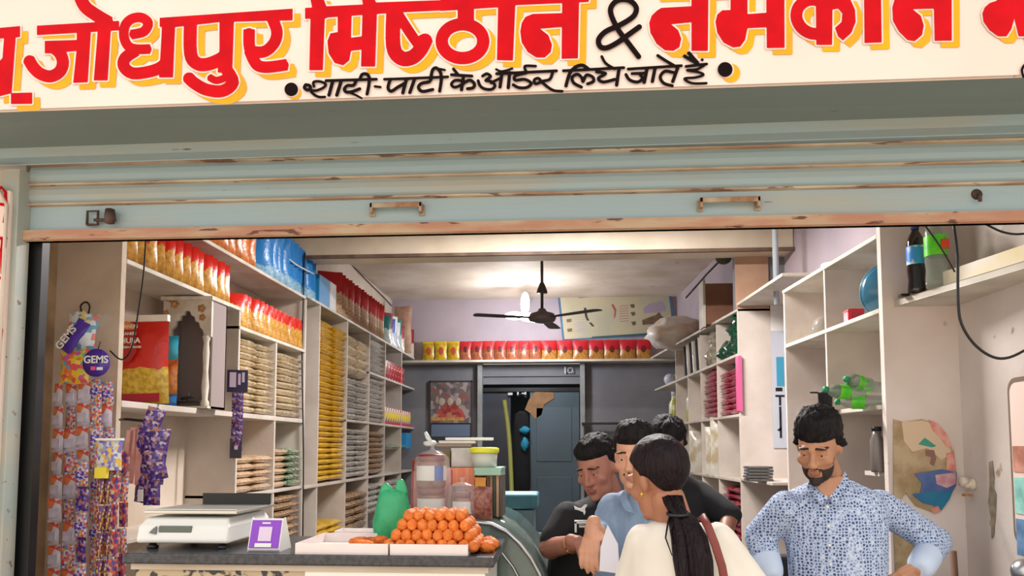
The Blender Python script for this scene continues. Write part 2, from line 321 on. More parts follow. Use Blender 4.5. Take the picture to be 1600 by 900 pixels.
def stroke_layer(shapes,name,mat,off,ex=0,dx=0,dy=0,g=1.0):
    """painted shapes (px survey of the board) -> one clean flat mesh by marching squares on their distance field"""
    gx0,gy0,gx1,gy1=-40,-45,1660,190
    if len(shapes)==1 and shapes[0][0]=='C': c=shapes[0][1]; gx0,gx1,gy0,gy1=c[0]-45,c[0]+45,c[1]-45,c[1]+45; g=.7
    X=np.arange(gx0,gx1,g); Y=np.arange(gy0,gy1,g); D=np.full((len(Y),len(X)),9.0)
    def win(x0,y0,x1,y1):
        i0=max(0,int((x0-gx0)/g)-1); i1=min(len(X),int((x1-gx0)/g)+2); j0=max(0,int((y0-gy0)/g)-1); j1=min(len(Y),int((y1-gy0)/g)+2); return i0,i1,j0,j1
    def segd(PX,PY,a,b):
        dx_,dy_=b[0]-a[0],b[1]-a[1]; l=dx_*dx_+dy_*dy_+1e-9; t=((PX-a[0])*dx_+(PY-a[1])*dy_)/l; tc=np.clip(t,0,1); return np.hypot(PX-a[0]-tc*dx_,PY-a[1]-tc*dy_),t,math.sqrt(l)
    for s in shapes:
        if s[0]=='C': pts=[s[1]]; m_=s[2]+ex+4
        else: pts=list(s[1]); m_=(s[2]/2 if s[0]=='S' else 0)+ex+4
        pts=[(a+dx,b+dy) for a,b in pts]
        if s[0]=='S' and len(pts)>2:
            q=[]
            for i in range(len(pts)-1):
                a0=pts[max(i-1,0)];a1=pts[i];a2=pts[i+1];a3=pts[min(i+2,len(pts)-1)]
                for t in (0,.25,.5,.75): q.append(tuple(.5*((2*a1[k])+(-a0[k]+a2[k])*t+(2*a0[k]-5*a1[k]+4*a2[k]-a3[k])*t*t+(-a0[k]+3*a1[k]-3*a2[k]+a3[k])*t**3) for k in (0,1)))
            q.append(pts[-1]); pts=q
        xs_=[p[0] for p in pts]; ys_=[p[1] for p in pts]; i0,i1,j0,j1=win(min(xs_)-m_,min(ys_)-m_,max(xs_)+m_,max(ys_)+m_)
        if i1<=i0 or j1<=j0: continue
        PX,PY=np.meshgrid(X[i0:i1],Y[j0:j1])
        if s[0]=='C': d=np.hypot(PX-pts[0][0],PY-pts[0][1])-s[2]
        elif s[0]=='S':
            d=np.full(PX.shape,1e3); n=len(pts)-1
            for i in range(n):
                dd,t,l=segd(PX,PY,pts[i],pts[i+1]); dd=dd-s[2]/2
                if s[2]>9:   # flat brush ends on the thick strokes
                    if i==0: dd=np.maximum(dd,-t*l-1.5)
                    if i==n-1: dd=np.maximum(dd,(t-1)*l-1.5)
                d=np.minimum(d,dd)
        else:
            d=np.full(PX.shape,1e3); ins=np.zeros(PX.shape,bool); n=len(pts)
            for i in range(n):
                a,b=pts[i],pts[(i+1)%n]; dd,_,_=segd(PX,PY,a,b); d=np.minimum(d,dd)
                if a[1]!=b[1]: c=((a[1]>PY)!=(b[1]>PY))&(PX<(b[0]-a[0])*(PY-a[1])/(b[1]-a[1])+a[0]); ins^=c
            d=np.where(ins,-d,d)
        D[j0:j1,i0:i1]=np.minimum(D[j0:j1,i0:i1],d)
    D=D-ex; mb=MB(); vs=[]; fs=[]
    def v(x,y): vs.append((x,y)); return len(vs)-1
    I=D<0
    for j in range(len(Y)-1):
        row=I[j].astype(int)+I[j+1]; full=(row[:-1]==2)&(row[1:]==2); part=(row[:-1]+row[1:]>0)&~full
        i=0; idx=np.nonzero(full)[0]
        if len(idx):
            for run in np.split(idx,np.nonzero(np.diff(idx)>1)[0]+1):
                a,b=X[run[0]],X[run[-1]+1]; fs.append([v(a,Y[j]),v(b,Y[j]),v(b,Y[j+1]),v(a,Y[j+1])])
        for i in np.nonzero(part)[0]:
            cs_=[(X[i],Y[j],D[j,i]),(X[i+1],Y[j],D[j,i+1]),(X[i+1],Y[j+1],D[j+1,i+1]),(X[i],Y[j+1],D[j+1,i])]; poly=[]
            for k in range(4):
                a=cs_[k]; b=cs_[(k+1)%4]
                if a[2]<0: poly.append(v(a[0],a[1]))
                if (a[2]<0)!=(b[2]<0): t=a[2]/(a[2]-b[2]); poly.append(v(a[0]+(b[0]-a[0])*t,a[1]+(b[1]-a[1])*t))
            if len(poly)>2: fs.append(poly)
    mb.add([sp(a,b,off) for a,b in vs],[f[::-1] for f in fs]); return mb.build(name,mat,sg)
def T(x0,y0,sc_,shapes):
    r=[]
    for s in shapes:
        if s[0]=='C': r.append(('C',(x0+s[1][0]/sc_,y0+s[1][1]/sc_),s[2]/sc_))
        else:
            pts=[(x0+a/sc_,y0+b/sc_) for a,b in s[1]]
            r.append((s[0],pts)+((s[2]/sc_,) if s[0]=='S' else ()))
    return r
def ring(cx,cy,rx,ry,n=20): return [(cx+rx*math.cos(2*PI*i/n),cy+ry*math.sin(2*PI*i/n)) for i in range(n+1)]
K=5.296
big=T(0,0,K,[('P',[(-20,232),(165,215),(165,305),(-20,320)]),('P',[(35,290),(130,290),(115,500),(95,770),(-20,800),(-20,520),(20,480)]),('P',[(90,770),(265,765),(265,858),(90,860)]),
 ('P',[(305,212),(985,172),(985,250),(305,290)]),('P',[(635,200),(755,200),(725,680),(605,685),(635,400)]),('P',[(370,338),(650,330),(640,420),(535,430),(430,440),(370,440)]),
 ('S',[(430,385),(495,440),(520,520),(490,595),(415,632),(335,610),(278,560),(238,495)],100),('P',[(810,190),(920,190),(890,665),(775,665),(805,300)]),
 ('S',[(650,-60),(700,50),(790,120),(900,185)],105),
 ('S',[(1090,285),(1190,260),(1225,190),(1170,145),(1090,155),(1035,210),(1025,300),(1055,375),(1120,405),(1235,405)],80),('S',[(1120,420),(1035,480),(1025,550),(1095,605),(1220,595),(1324,560),(1390,500)],98)])
big+=T(240,0,K,[('P',[(50,147),(1150,71),(1150,168),(1000,170),(540,182),(190,222),(50,222)]),('P',[(70,150),(180,150),(160,640),(45,640),(65,300)]),
 ('S',[(305,170),(305,440),(360,525),(450,530),(550,490),(600,450)],108),('P',[(545,150),(665,150),(650,600),(530,600),(545,400)]),('S',[(600,570),(655,680),(570,752),(440,742),(340,690),(285,640)],100),('S',[(465,640),(520,665),(600,640)],60),
 ('S',[(790,250),(795,400),(850,430),(930,420),(1000,350),(1020,260),(985,160)],95),('S',[(795,420),(830,500),(870,545),(950,555),(1098,535)],95)])
big+=T(470,0,K,[('P',[(80,140),(198,140),(182,580),(70,580)]),('P',[(35,65),(215,55),(215,150),(35,155)]),('P',[(75,-30),(180,-30),(215,60),(95,70)]),('P',[(500,-30),(600,-30),(625,25),(515,38)]),
 ('P',[(200,52),(510,37),(620,20),(1324,-5),(1324,78),(850,100),(620,115),(200,145)]),('P',[(305,120),(420,120),(415,320),(410,420),(305,420)]),
 ('P',[(310,265),(245,275),(220,340),(230,440),(280,520),(350,540),(400,500),(415,420),(500,410),(505,300),(415,312)]),('P',[(510,100),(630,100),(615,550),(498,550)]),
 ('S',[(768,70),(765,380),(830,480),(920,475),(990,410),(1035,320)],120),('S',[(800,110),(870,220),(930,310),(975,370)],85)])
big+=T(700,0,K,[('P',[(-60,-60),(1165,-60),(1165,15),(940,25),(550,42),(410,60),(-60,90)]),('S',ring(120,340,172,140),102),('P',[(80,60),(215,60),(215,190),(80,190)]),
 ('P',[(415,40),(557,40),(537,500),(405,497)]),('P',[(640,140),(700,115),(950,108),(950,222),(760,237),(830,290),(860,370),(850,430),(800,475),(730,475),(660,430),(610,350),(598,260),(610,190)]),('P',[(945,0),(1085,0),(1075,482),(940,486)])])
big+=T(920,0,K,[('P',[(540,-120),(2700,-200),(2700,-110),(540,-40)]),('P',[(560,90),(600,65),(860,50),(860,182),(680,200),(740,250),(765,320),(750,390),(700,420),(630,415),(560,360),(510,270),(500,190),(520,130)]),('P',[(850,-60),(990,-60),(985,420),(850,420)])])
big+=T(1100,0,K,[('P',[(220,-90),(360,-90),(360,120),(220,120)]),('P',[(225,82),(150,85),(110,120),(95,180),(110,270),(160,350),(240,392),(300,385),(340,330),(360,232),(515,225),(515,105),(350,117)]),('P',[(515,-90),(665,-90),(667,395),(520,397)]),
 ('P',[(925,-90),(1065,-90),(1060,370),(930,370)]),('S',[(940,0),(860,0),(785,55),(765,140),(800,220),(870,270),(940,280)],98),
 ('P',[(1055,-40),(1200,-30),(1250,80),(1255,180),(1220,270),(1150,335),(1110,300),(1085,230),(1140,180),(1145,110),(1110,70),(1055,80)])])
big+=T(1350,0,K,[('P',[(0,-90),(140,-90),(147,350),(5,355)]),('P',[(235,60),(270,-60),(590,-60),(580,70),(400,75),(470,130),(495,210),(480,290),(420,340),(360,330),(290,260),(240,170)]),('P',[(575,-100),(725,-100),(727,335),(585,337)]),
 ('P',[(1000,60),(1040,25),(1100,5),(1120,-60),(1450,-60),(1450,300),(1280,300),(1245,150),(1220,240),(1180,300),(1110,300),(1040,250),(990,180),(980,110)])])
stroke_layer(big,'yellow_letter_shadow',yel,.002,1.5,11,9)
stroke_layer(big,'cream_letter_outline',signc,.0032,2.6,0,0)
stroke_layer(big,'red_lettering',red,.0045)
amp=T(920,0,K,[('S',[(412,468),(330,360),(240,240),(182,110),(195,40),(255,-2),(340,5),(392,60),(380,120),(330,165),(240,215),(140,260),(82,325),(95,385),(150,395),(240,350),(330,285),(418,222)],44)])
small=T(440,80,8,[('S',[(300,420),(285,455),(320,485),(360,465),(350,430),(310,420)],34),('S',[(405,440),(400,385),(480,378),(548,410),(530,450),(440,490),(365,495),(410,545),(470,572),(540,572)],28),
 ('S',[(555,368),(1185,350)],30),('S',[(640,370),(592,548)],36),('S',[(745,370),(690,548)],36),('S',[(935,360),(900,425),(820,430),(785,475),(810,510),(880,505),(975,470)],34),('S',[(840,515),(930,550),(1000,588)],22),
 ('S',[(980,350),(1005,292),(1060,285),(1095,330),(1090,420),(1068,535)],34),('S',[(1165,440),(1235,448)],26),('S',[(1285,350),(1600,343)],28),('S',[(1360,350),(1330,455),(1370,500),(1450,450),(1540,400)],34),('S',[(1560,350),(1515,520)],36)])
small+=T(620,70,6.154,[('S',[(-5,328),(490,308)],22),('S',[(172,325),(125,458)],27),('S',[(330,325),(310,355),(235,372),(208,410),(245,448),(345,430)],26),('S',[(328,310),(345,240),(380,222),(418,262),(428,330),(412,445)],26),('S',[(415,232),(462,242)],18),
 ('S',[(525,288),(722,300)],24),('S',[(545,232),(592,290)],24),('S',[(642,300),(622,432)],27),('S',[(630,345),(560,342),(525,380),(560,408),(640,375)],24),('S',[(640,370),(700,340),(745,372),(735,412),(680,422)],26),
 ('S',[(825,300),(865,278),(902,305),(855,342),(905,352),(945,392),(910,428),(840,422),(800,392),(782,345)],24),('S',[(905,365),(985,325)],22),('S',[(1012,270),(992,405)],27),('S',[(1085,268),(1072,412)],27),('S',[(960,278),(1535,250)],24),('S',[(955,235),(1010,255),(1110,228)],18),
 ('S',[(1245,270),(1140,298),(1140,340),(1230,332),(1292,370),(1250,410),(1175,412),(1120,385)],25),('S',[(1245,258),(1232,205),(1335,205)],22),('S',[(1500,260),(1472,330),(1400,350),(1335,375),(1322,338),(1362,322),(1400,362),(1450,405),(1510,440),(1590,447)],24)])
small+=T(860,70,5.333,[('S',[(108,216),(320,206),(612,190)],20),('S',[(130,342),(160,240),(205,188),(265,170),(318,202)],24),('S',[(258,352),(195,318),(182,270),(225,245),(262,275),(272,305),(300,252),(352,268),(358,305),(310,325)],22),
 ('S',[(385,225),(460,240),(400,278),(440,310),(535,288)],22),('S',[(572,198),(552,335)],24),('S',[(428,98),(462,155),(535,200)],20),('S',[(648,202),(1092,174)],20),('S',[(680,240),(785,236)],20),('S',[(740,240),(768,280),(725,310),(660,292),(630,248)],22),
 ('S',[(805,200),(782,312)],24),('S',[(872,195),(850,305)],24),('S',[(1032,232),(955,220),(915,268),(945,320),(1015,342)],22),('S',[(1062,188),(1020,305)],24),('S',[(895,90),(960,132),(1042,180)],22),
 ('S',[(1118,95),(1215,150)],24),('S',[(1155,70),(1225,150)],26),('S',[(1130,180),(1302,160)],20),('S',[(1282,170),(1220,205),(1140,212),(1235,228),(1275,250),(1210,272),(1118,282),(1180,320),(1300,320)],18),('C',(1265,125),13)])
small=[(s[0],s[1],s[2]*1.22) if s[0]=='S' else s for s in small]
small+=[('S',[(1599,120),(1597,108),(1604,98)],4)]
stroke_layer([('C',(460,145),10.6)],'yellow_dot_shadow',yel,.002); stroke_layer([('C',(1142,114),14.5)],'yellow_dot_shadow',yel,.002)
stroke_layer([('C',(456,140),12)],'cream_dot_outline',signc,.003); stroke_layer([('C',(1134,109),13)],'cream_dot_outline',signc,.003)
stroke_layer(amp+small+[('C',(455,139.5),10.5),('C',(1133,108.5),11.6)],'black_lettering',ink,.0058)
# side painted panel at far left
sd=empty('side_sign',(0,2.53,0),'tall cream side board with red painted letters, cut by the left edge','sign')
x1=atY(11,400,2.53).x
MB().box(x1-.5,0,.1,x1,.03,2.42).build('panel',signc,sd,bevel=.006)
MB().tube([(x1-.01,-.01,.1),(x1-.003,-.01,2.36),(x1-.03,-.01,2.41),(x1-.3,-.01,2.42)],.006).build('frame_moulding',cream,sd)
def side_letters():
    mb=MB()
    for pts in ([(-8,300),(2,292),(8,300),(9,330),(6,348)],[(-8,318),(10,320)],[(-8,372),(10,372)],[(4,372),(2,400),(3,428)],[(-6,385),(4,395)],[(-8,432),(6,436)],[(-4,505),(2,515),(0,530)]):
        P_=[atY(x,y,2.525) for x,y in pts]
        mb.tube([(p.x,-.004,p.z) for p in P_],.005,6)
    return mb.build('red_lettering',red,sd)
side_letters()
# =============== SHELVING ===============
def yb(px): return YL(px)
lu=empty('wall_shelving',(XL,3.2,0),'cream painted open shelving on the left wall, front section beside the hanging candy strips','shelving')
def Lboard(par,y0,y1,z,name='shelf_board',t=.022,m=None):
    MB().box(XW-XL,y0-par.location.y,z-t,0,y1-par.location.y,z).build(name,m or shelfm,par,bevel=.003)
def Ldiv(par,y,z0,z1,t=.022): MB().box(XW-XL,y-par.location.y,z0,-.004,y+t-par.location.y,z1).build('divider',shelfm,par,bevel=.003)
yA,yB_,yC,yD=3.2,YL(370),YL(429),YL(474)
zT=ZL(490,470); zA=ZL(280,439); zBp=ZL(470,544); z1s=ZL(475,655); zlow=ZL(475,758)
Lboard(lu,yA+.04,yD,zT,m=shelfe); Lboard(lu,yA+.04,yB_+.02,zA,m=shelfe); Lboard(lu,yB_,yD,zBp,m=shelfe); Lboard(lu,yA+.04,yD,z1s,t=.03); Lboard(lu,yB_,yD,zlow); Lboard(lu,yA+.04,yB_,1.08)
Ldiv(lu,yB_,.0,zA-.02); Ldiv(lu,yC,.0,zBp-.02); Ldiv(lu,yD,0,zT-.02,.03)
MB().box(XW-XL,0,.0,XW-XL+.006,yD-3.2,zT+.5).build('back_panel',cream,lu)
MB().box(XW-XL,.04,.5,0,yD-3.2,.52).build('shelf_board',shelfm,lu)
l2=empty('wall_shelving',(XL,yD+.03,0),'long grey cream shelving on the left wall running back from the yellow packet stack','shelving')
yE=YL(500); ys=[YL(541),YL(576),YL(601),YL(627)]
z2a=ZL(590,585); z2b=ZL(560,657); 
Lboard(l2,yD+.03,YB-.02,zT+.02,m=shelfe); Lboard(l2,yD+.03,YB-.02,zlow-.01)
Lboard(l2,ys[0],YB-.02,z2b); Lboard(l2,ys[1],YB-.02,z2a); Lboard(l2,yD+.03,YB-.02,.6)
for y in [yE-.05]+ys: Ldiv(l2,y,0,zT)
MB().box(XW-XL,0,.0,XW-XL+.006,YB-.02-yD-.03,zT+.3).build('back_panel',grey,l2)
# right shelving (slanted line)
DX=.36
def Rz(px,py): Y=YR(px); return atY(px,py,Y).z
def Rboard(par,y0,y1,z,t=.022,m=None,z_b=None):
    l=par.location; z_b=z if z_b is None else z_b
    f=[(XR(y0),y0),(XR(y1),y1),(XR(y1)+DX,y1),(XR(y0)+DX,y0)]
    vs=[(x-l.x,y-l.y,(z if i in(0,3) else z_b)-t) for i,(x,y) in enumerate(f)]+[(x-l.x,y-l.y,(z if i in(0,3) else z_b)) for i,(x,y) in enumerate(f)]
    mb=MB().add(vs,[(3,2,1,0),(4,5,6,7),(0,1,5,4),(1,2,6,5),(2,3,7,6),(3,0,4,7)]); mb.build('shelf_board',m or shelfm,par,bevel=.003)
def Rdiv(par,y,z0,z1,t=.022,x1=None,m=None):
    l=par.location; MB().box(XR(y)+.004-l.x,y-l.y,z0,XR(y)+(x1 or DX)-l.x,y+t-l.y,z1).build('divider',m or shelfm,par,bevel=.003)
r1=empty('wall_shelving',(XR(3.6),3.54,0),'cream open shelving on the right wall behind the man in the patterned shirt','shelving')
rY1,rY2,rY3=YR(1295),YR(1230),YR(1156)
zr0=Rz(1300,412); zr1=Rz(1240,535); zr2=Rz(1312,640); zr3=Rz(1215,755)
Rboard(r1,3.54,rY2+.02,zr0,m=shelfe); Rboard(r1,3.54,rY2,zr1,m=shelfe); Rboard(r1,3.54,rY1,zr2,m=shelfe); Rboard(r1,3.54,rY2,1.0)
Rdiv(r1,rY1,0,zr0-.02); Rdiv(r1,rY2,0,zr0-.02)
Rboard(r1,rY2+.02,rY3,Rz(1180,458),m=shelfe); Rboard(r1,rY2+.3,rY3,zr3)
r2=empty('wall_shelving',(XR(rY3),rY3,0),'long shelving on the right wall holding the pink packet stacks','shelving')
zq0=Rz(1150,486); zq0b=Rz(1020,557); zq1=Rz(1160,550); zq2=Rz(1120,652); zq3=Rz(1160,750)
Rboard(r2,rY3,YB-.02,zq0,z_b=zq0b,m=shelfe); Rboard(r2,rY3+.03,9.5,zq1,m=shelfe); Rboard(r2,rY3+.03,9.3,zq2); Rboard(r2,rY3+.03,YB-.3,zq3); Rboard(r2,rY3+.03,YB-.3,.6)
Rdiv(r2,rY3,0,zq0,.03)
for px in (1122,1096,1076,1057):
    y=YR(px); Rdiv(r2,y,0,zq0-.02)
# tall pier above the shelves with peach panel
pc=M('peach painted panel',(186,150,124),.7,col2=(160,126,102),scale=3)
struct(MB().box(XR(rY3)+.0,rY3+.02,zq0,XR(rY3)+.4,rY3+.12,3.78),'trim_pier',grey)
tag(MB().box(-.11,-.01,0,.14,.0,.62).build('plywood_panel',pc,loc=(atY(1172,450,rY3).x,rY3+.01,zq0+.0)),'peach brown board standing on the right shelf just below the beam','board')
tag(MB().tube([(0,0,0),(0,0,1.3)],.02,10).build('conduit_pipe',M('pale blue pipe',(170,178,186),.4),loc=(atY(1213,450,rY2+.5).x,rY2+.5,zr0)),'pale blue vertical pipe on the right wall under the beam end','pipe')
# corner shelf at far right, carried on the side wall
s0=atZ(1385,475,zr1+.028); s1=atZ(1600,408,zr1+.028); cs=[(s0.x,3.5),(s1.x,s1.y),(s1.x+.01,2.64),(RW,2.64),(RW,3.5)]
tag(MB().prism(cs,zr1-.0,zr1+.028,'z').build('corner_shelf',shelfe,bevel=.003),'cream wall shelf at far right holding the two drink bottles','shelf')
# =============== PACKET PROTOTYPES ===============
def pouch(name,w,h,t,mat,seed=0,nu=8,nv=9,wr=.006,parent=None,lean=0):
    """upright sealed pouch: bulging middle, flat crimped top and bottom, base at z=0, face to -Y"""
    mb=MB(); rnd=random.Random(seed); vs=[];fs=[]
    for side in (1,-1):
        for j in range(nv+1):
            v=j/nv
            for i in range(nu+1):
                u=i/nu
                b=max(0,math.sin(PI*u))**.5*max(0,math.sin(PI*min(1,max(0,(v-.04)/.88))))**.45
                y=-side*t/2*b*(1+.25*(noise.noise(Vector((u*4+seed,v*4,side)))))
                x=(u-.5)*w*(1-.04*math.sin(PI*v))+wr*.4*noise.noise(Vector((seed,v*5,u)))
                zz=v*h+(wr*noise.noise(Vector((u*5,seed,0))) if v>.9 else 0)
                vs.append((x,y+lean*v,zz))
    n=(nu+1)*(nv+1)
    for s in (0,1):
        for j in range(nv):
            for i in range(nu):
                a=s*n+j*(nu+1)+i; q=(a,a+1,a+nu+2,a+nu+1); fs.append(q if s==0 else q[::-1])
    mb.add(vs,fs,0,True); return mb.build(name,mat,parent)
def flatbag(name,w,d,t,mat,seed=0,nu=9,nv=7):
    """pillow bag lying down: length w along X, depth d along Y, base z=0"""
    mb=MB(); vs=[];fs=[]
    for side in (1,0):
        for j in range(nv+1):
            v=.5-.5*math.cos(PI*j/nv)
            for i in range(nu+1):
                u=.5-.5*math.cos(PI*i/nu); e=min(1,(max(0,math.sin(PI*u)))**.35*1.08)*(max(0,math.sin(PI*v)))**.3
                lum=1+.22*noise.noise(Vector((u*4+seed*3.1,v*3,side*.3)))
                z=t*.5+(t*.5*e*lum if side else -t*.5*min(1,e*1.1))
                vs.append(((u-.5)*w,(v-.5)*d,z+.004*noise.noise(Vector((u*7,v*7,seed)))))
    n=(nu+1)*(nv+1)
    for s in (0,1):
        for j in range(nv):
            for i in range(nu):
                a=s*n+j*(nu+1)+i; q=(a,a+1,a+nu+2,a+nu+1); fs.append(q if s==0 else q[::-1])
    mb.add(vs,fs,0,True); return mb.build(name,mat)
def P_(loc,rz=0,sc_=None,tx=0,ty=0):
    r=(Vector(loc),Euler((tx,ty,rz))); return r+((sc_,) if sc_ else ())
redgold=Mband('red and gold snack foil',(206,34,22),(214,160,72),.62,.42,5)
redgold2=Mband('deep red snack foil',(178,24,26),(206,172,140),.52,.4,4)
orangef=Mband('orange snack foil',(222,110,34),(214,128,60),.5,.3,6); bluef=Mband('blue snack foil',(36,128,202),(150,196,226),.2,.3,5)
bagclear=M('clear bag of beige snacks',(216,198,164),.22,col2=(190,166,126),scale=38,lo=.4,hi=.6,col3=(226,214,190),scale3=55,t3=.62,bump=.6,bscale=45,rnd=.18,coat=.5)
bagsilver=M('clear bag of grey white snacks',(206,202,192),.2,col2=(166,158,146),scale=34,lo=.42,hi=.58,col3=(232,232,228),scale3=50,t3=.6,bump=.6,bscale=45,rnd=.2,coat=.6)
bagbrown=M('clear bag of brown snacks',(178,144,108),.25,col2=(136,104,74),scale=34,col3=(206,186,150),scale3=50,t3=.63,bump=.6,bscale=45,rnd=.2,coat=.5)
baggreen=M('clear bag with green label',(150,160,130),.25,col2=(64,110,84),scale=24,lo=.5,hi=.56,col3=(214,210,190),scale3=40,t3=.6,bump=.5,bscale=40,rnd=.2,coat=.5)
bagpeach=M('clear bag of peach coloured snacks',(216,190,158),.25,col2=(186,148,112),scale=34,col3=(230,214,186),scale3=50,t3=.62,bump=.6,bscale=45,rnd=.15,coat=.5)
yelpack=M('yellow packet film',(226,184,40),.3,col2=(204,156,36),scale=30,lo=.4,hi=.6,col3=(250,224,120),scale3=26,t3=.63,bump=.5,bscale=30,rnd=.1,coat=.4)
pinkpack=M('pink printed packet film',(198,62,98),.3,col2=(140,50,70),scale=30,lo=.45,hi=.55,col3=(238,190,196),scale3=40,t3=.58,bump=.4,bscale=30,rnd=.12,coat=.4,stretch=(1,1,4))
maroonp=M('maroon printed packet film',(140,26,44),.3,col2=(96,18,34),scale=30,col3=(226,170,170),scale3=40,t3=.6,bump=.4,bscale=30,rnd=.12,coat=.4,stretch=(1,1,4))
# ---- stacks of lying bags on the left ----
def stack(mat,name,label,group,y0,y1,z0,z1,pitch,cols,depth=.3,seed=0,cat='packet',X=None,rz=PI/2,xs=None):
    if X is None: X=XL-.155
    wd=(y1-y0)/cols; protos=[tag(flatbag(name,wd*.98,depth,pitch*1.25,mat,seed+k),label,cat,group) for k in range(2)]
    pl=[]; n=int((z1-z0)/pitch); LB=[]
    for c in range(cols):
        for r in range(n):
            LB.append(label+('' if cols==1 else (', near column',', far column')[c] if cols==2 else ', '+nth(c)+' column')+', '+nth(r,'lowest')+('' if r==0 else ' from bottom'))
            y=y0+(c+.5)*wd; x=X if xs is None else xs(y)
            pl.append(P_((x+random.uniform(-.006,.01),y+random.uniform(-.006,.006),z0+.001+r*pitch),rz+random.uniform(-.04,.04)+ (PI if random.random()<.5 else 0)))
    scatter(protos,pl,LB); return n*cols
stack(bagclear,'snack_packet','beige snack packet, tall stack behind the chocolate strip','beige snack packets, front upper stack',yB_+.03,yC-.01,z1s,ZL(400,528),.042,2,seed=1)
stack(bagclear,'snack_packet','beige snack packet in the narrow stack beside the cable','beige snack packets by the cable',yC+.03,yD-.02,z1s,ZL(450,552),.05,1,seed=4)
stack(bagpeach,'snack_packet','peach snack packet in the low stack','peach snack packets, lower stack',yB_+.03,yC-.01,zlow,ZL(400,708),.045,2,seed=6)
stack(bagpeach,'snack_packet','peach packet beside the green-labelled packets','peach packets next to green labels',yC+.03,yC+.27,zlow,ZL(442,700),.045,1,seed=8)
stack(baggreen,'snack_packet','green-labelled clear packet next to the cable','green-labelled packets',yC+.28,yD-.02,zlow,ZL(460,700),.045,1,seed=9)
stack(bagbrown,'snack_packet','brown snack packet in the bottom stack by the cable','brown snack packets at bottom',yC+.03,yD-.02,.52,ZL(450,768),.052,1,seed=11)
stack(bagbrown,'snack_packet','brown packet behind the purple payment stand','brown packets behind the payment stand',yB_+.05,yC-.02,.52,1.0,.06,1,seed=12)
# yellow stack & the clear stacks behind it
stack(yelpack,'yellow_packet','yellow packet, front of the tall yellow stack','tall stack of yellow packets',yE+.0,yE+.36,zlow,ZL(515,500),.046,1,seed=14)
stack(yelpack,'yellow_packet','yellow packet, rear of the tall yellow stack','rear column of the yellow stack',yE+.37,ys[0]-.02,zlow,ZL(532,508),.046,1,seed=16)
stack(yelpack,'yellow_packet','yellow packet in the low yellow pile','low pile of yellow packets',yE+.0,ys[0]-.03,.6,ZL(520,815)+.03,.05,2,seed=17)
stack(bagclear,'snack_packet','tan chip bag, top bay beside yellow stack','tan chip bags',ys[0]+.04,ys[1]-.02,z2b+.42,ZL(555,520),.09,2,seed=19)
stack(bagsilver,'snack_packet','silvery packet, upper bay beside yellow stack','silvery packets, upper bay',ys[0]+.04,ys[1]-.02,z2b,z2b+.41,.055,2,seed=20)
stack(bagsilver,'snack_packet','silvery packet in the second bay from the yellow stack','silvery packets, second bay',ys[1]+.03,ys[2]-.02,z2b,z2a-.06,.05,1,seed=22)
stack(bagsilver,'snack_packet','silvery packet in the upper second bay','silvery packets above the second bay',ys[1]+.03,ys[2]-.02,z2a,zT-.02,.05,1,seed=25)
stack(bagsilver,'snack_packet','silvery packet, lower bay beside yellow stack','silvery packets, lower bay',ys[0]+.04,ys[1]-.02,zlow,z2b-.06,.05,2,seed=26)
stack(bagbrown,'snack_packet','brown silver packet in the lower second bay','brown silver packets, lower second bay',ys[1]+.03,ys[2]-.02,zlow,z2b-.06,.055,1,seed=28)
stack(baggreen,'snack_packet','pale green packet in the rear left bays','pale green packets at the rear left',ys[2]+.03,ys[3]+.5,zlow+.25,z2b-.2,.055,3,seed=30)
stack(bagsilver,'snack_packet','silvery packet on the lowest rear left shelf','lowest rear silvery packets',ys[1]+.05,ys[3],.8,zlow-.08,.06,3,seed=32)
stack(bagbrown,'snack_packet','dark brown packet low beside the green bag','dark packets near the green bag',ys[0]+.04,ys[1]-.02,.7,zlow-.12,.07,2,seed=33)
# small boxes & sachets in the rear bays
reds=M('red sachet print',(190,40,50),.35,col2=(120,24,30),scale=30,col3=(240,220,200),scale3=40,t3=.6,rnd=.2)
p=tag(pouch('hanging_sachet',.14,.2,.02,reds,3),'red sachet propped in the upper rear bay of the left shelves','sachet','red sachets in the upper rear left bay')
scatter(p,[P_((XL-.03,ys[2]+.06+.14*i,z2a),PI/2-.5,None) for i in range(7)],seq('red sachet in the upper rear bay of the left shelves',7))
p=tag(pouch('sachet',.13,.19,.03,Mspeck('mixed sachet print',[(200,60,60),(230,200,60),(220,220,220),(60,110,180),(200,180,160)],22),5),'small multicoloured sachet standing on the second rear shelf','sachet','mixed sachets on the second rear left shelf')
scatter(p,[P_((XL-.04,ys[2]+.08+.12*i,z2b),PI/2-.5,None) for i in range(12)],seq('small multicoloured sachet on the second rear left shelf',12))
tag(MB().box(-.1,-.15,0,.1,.15,.2).build('blue_carton',M('bright blue card',(40,140,200),.5),loc=(XL-.1,ys[3]+.45,z2b-.28),bevel=.004),'small bright blue carton low in the rear left bay','box')
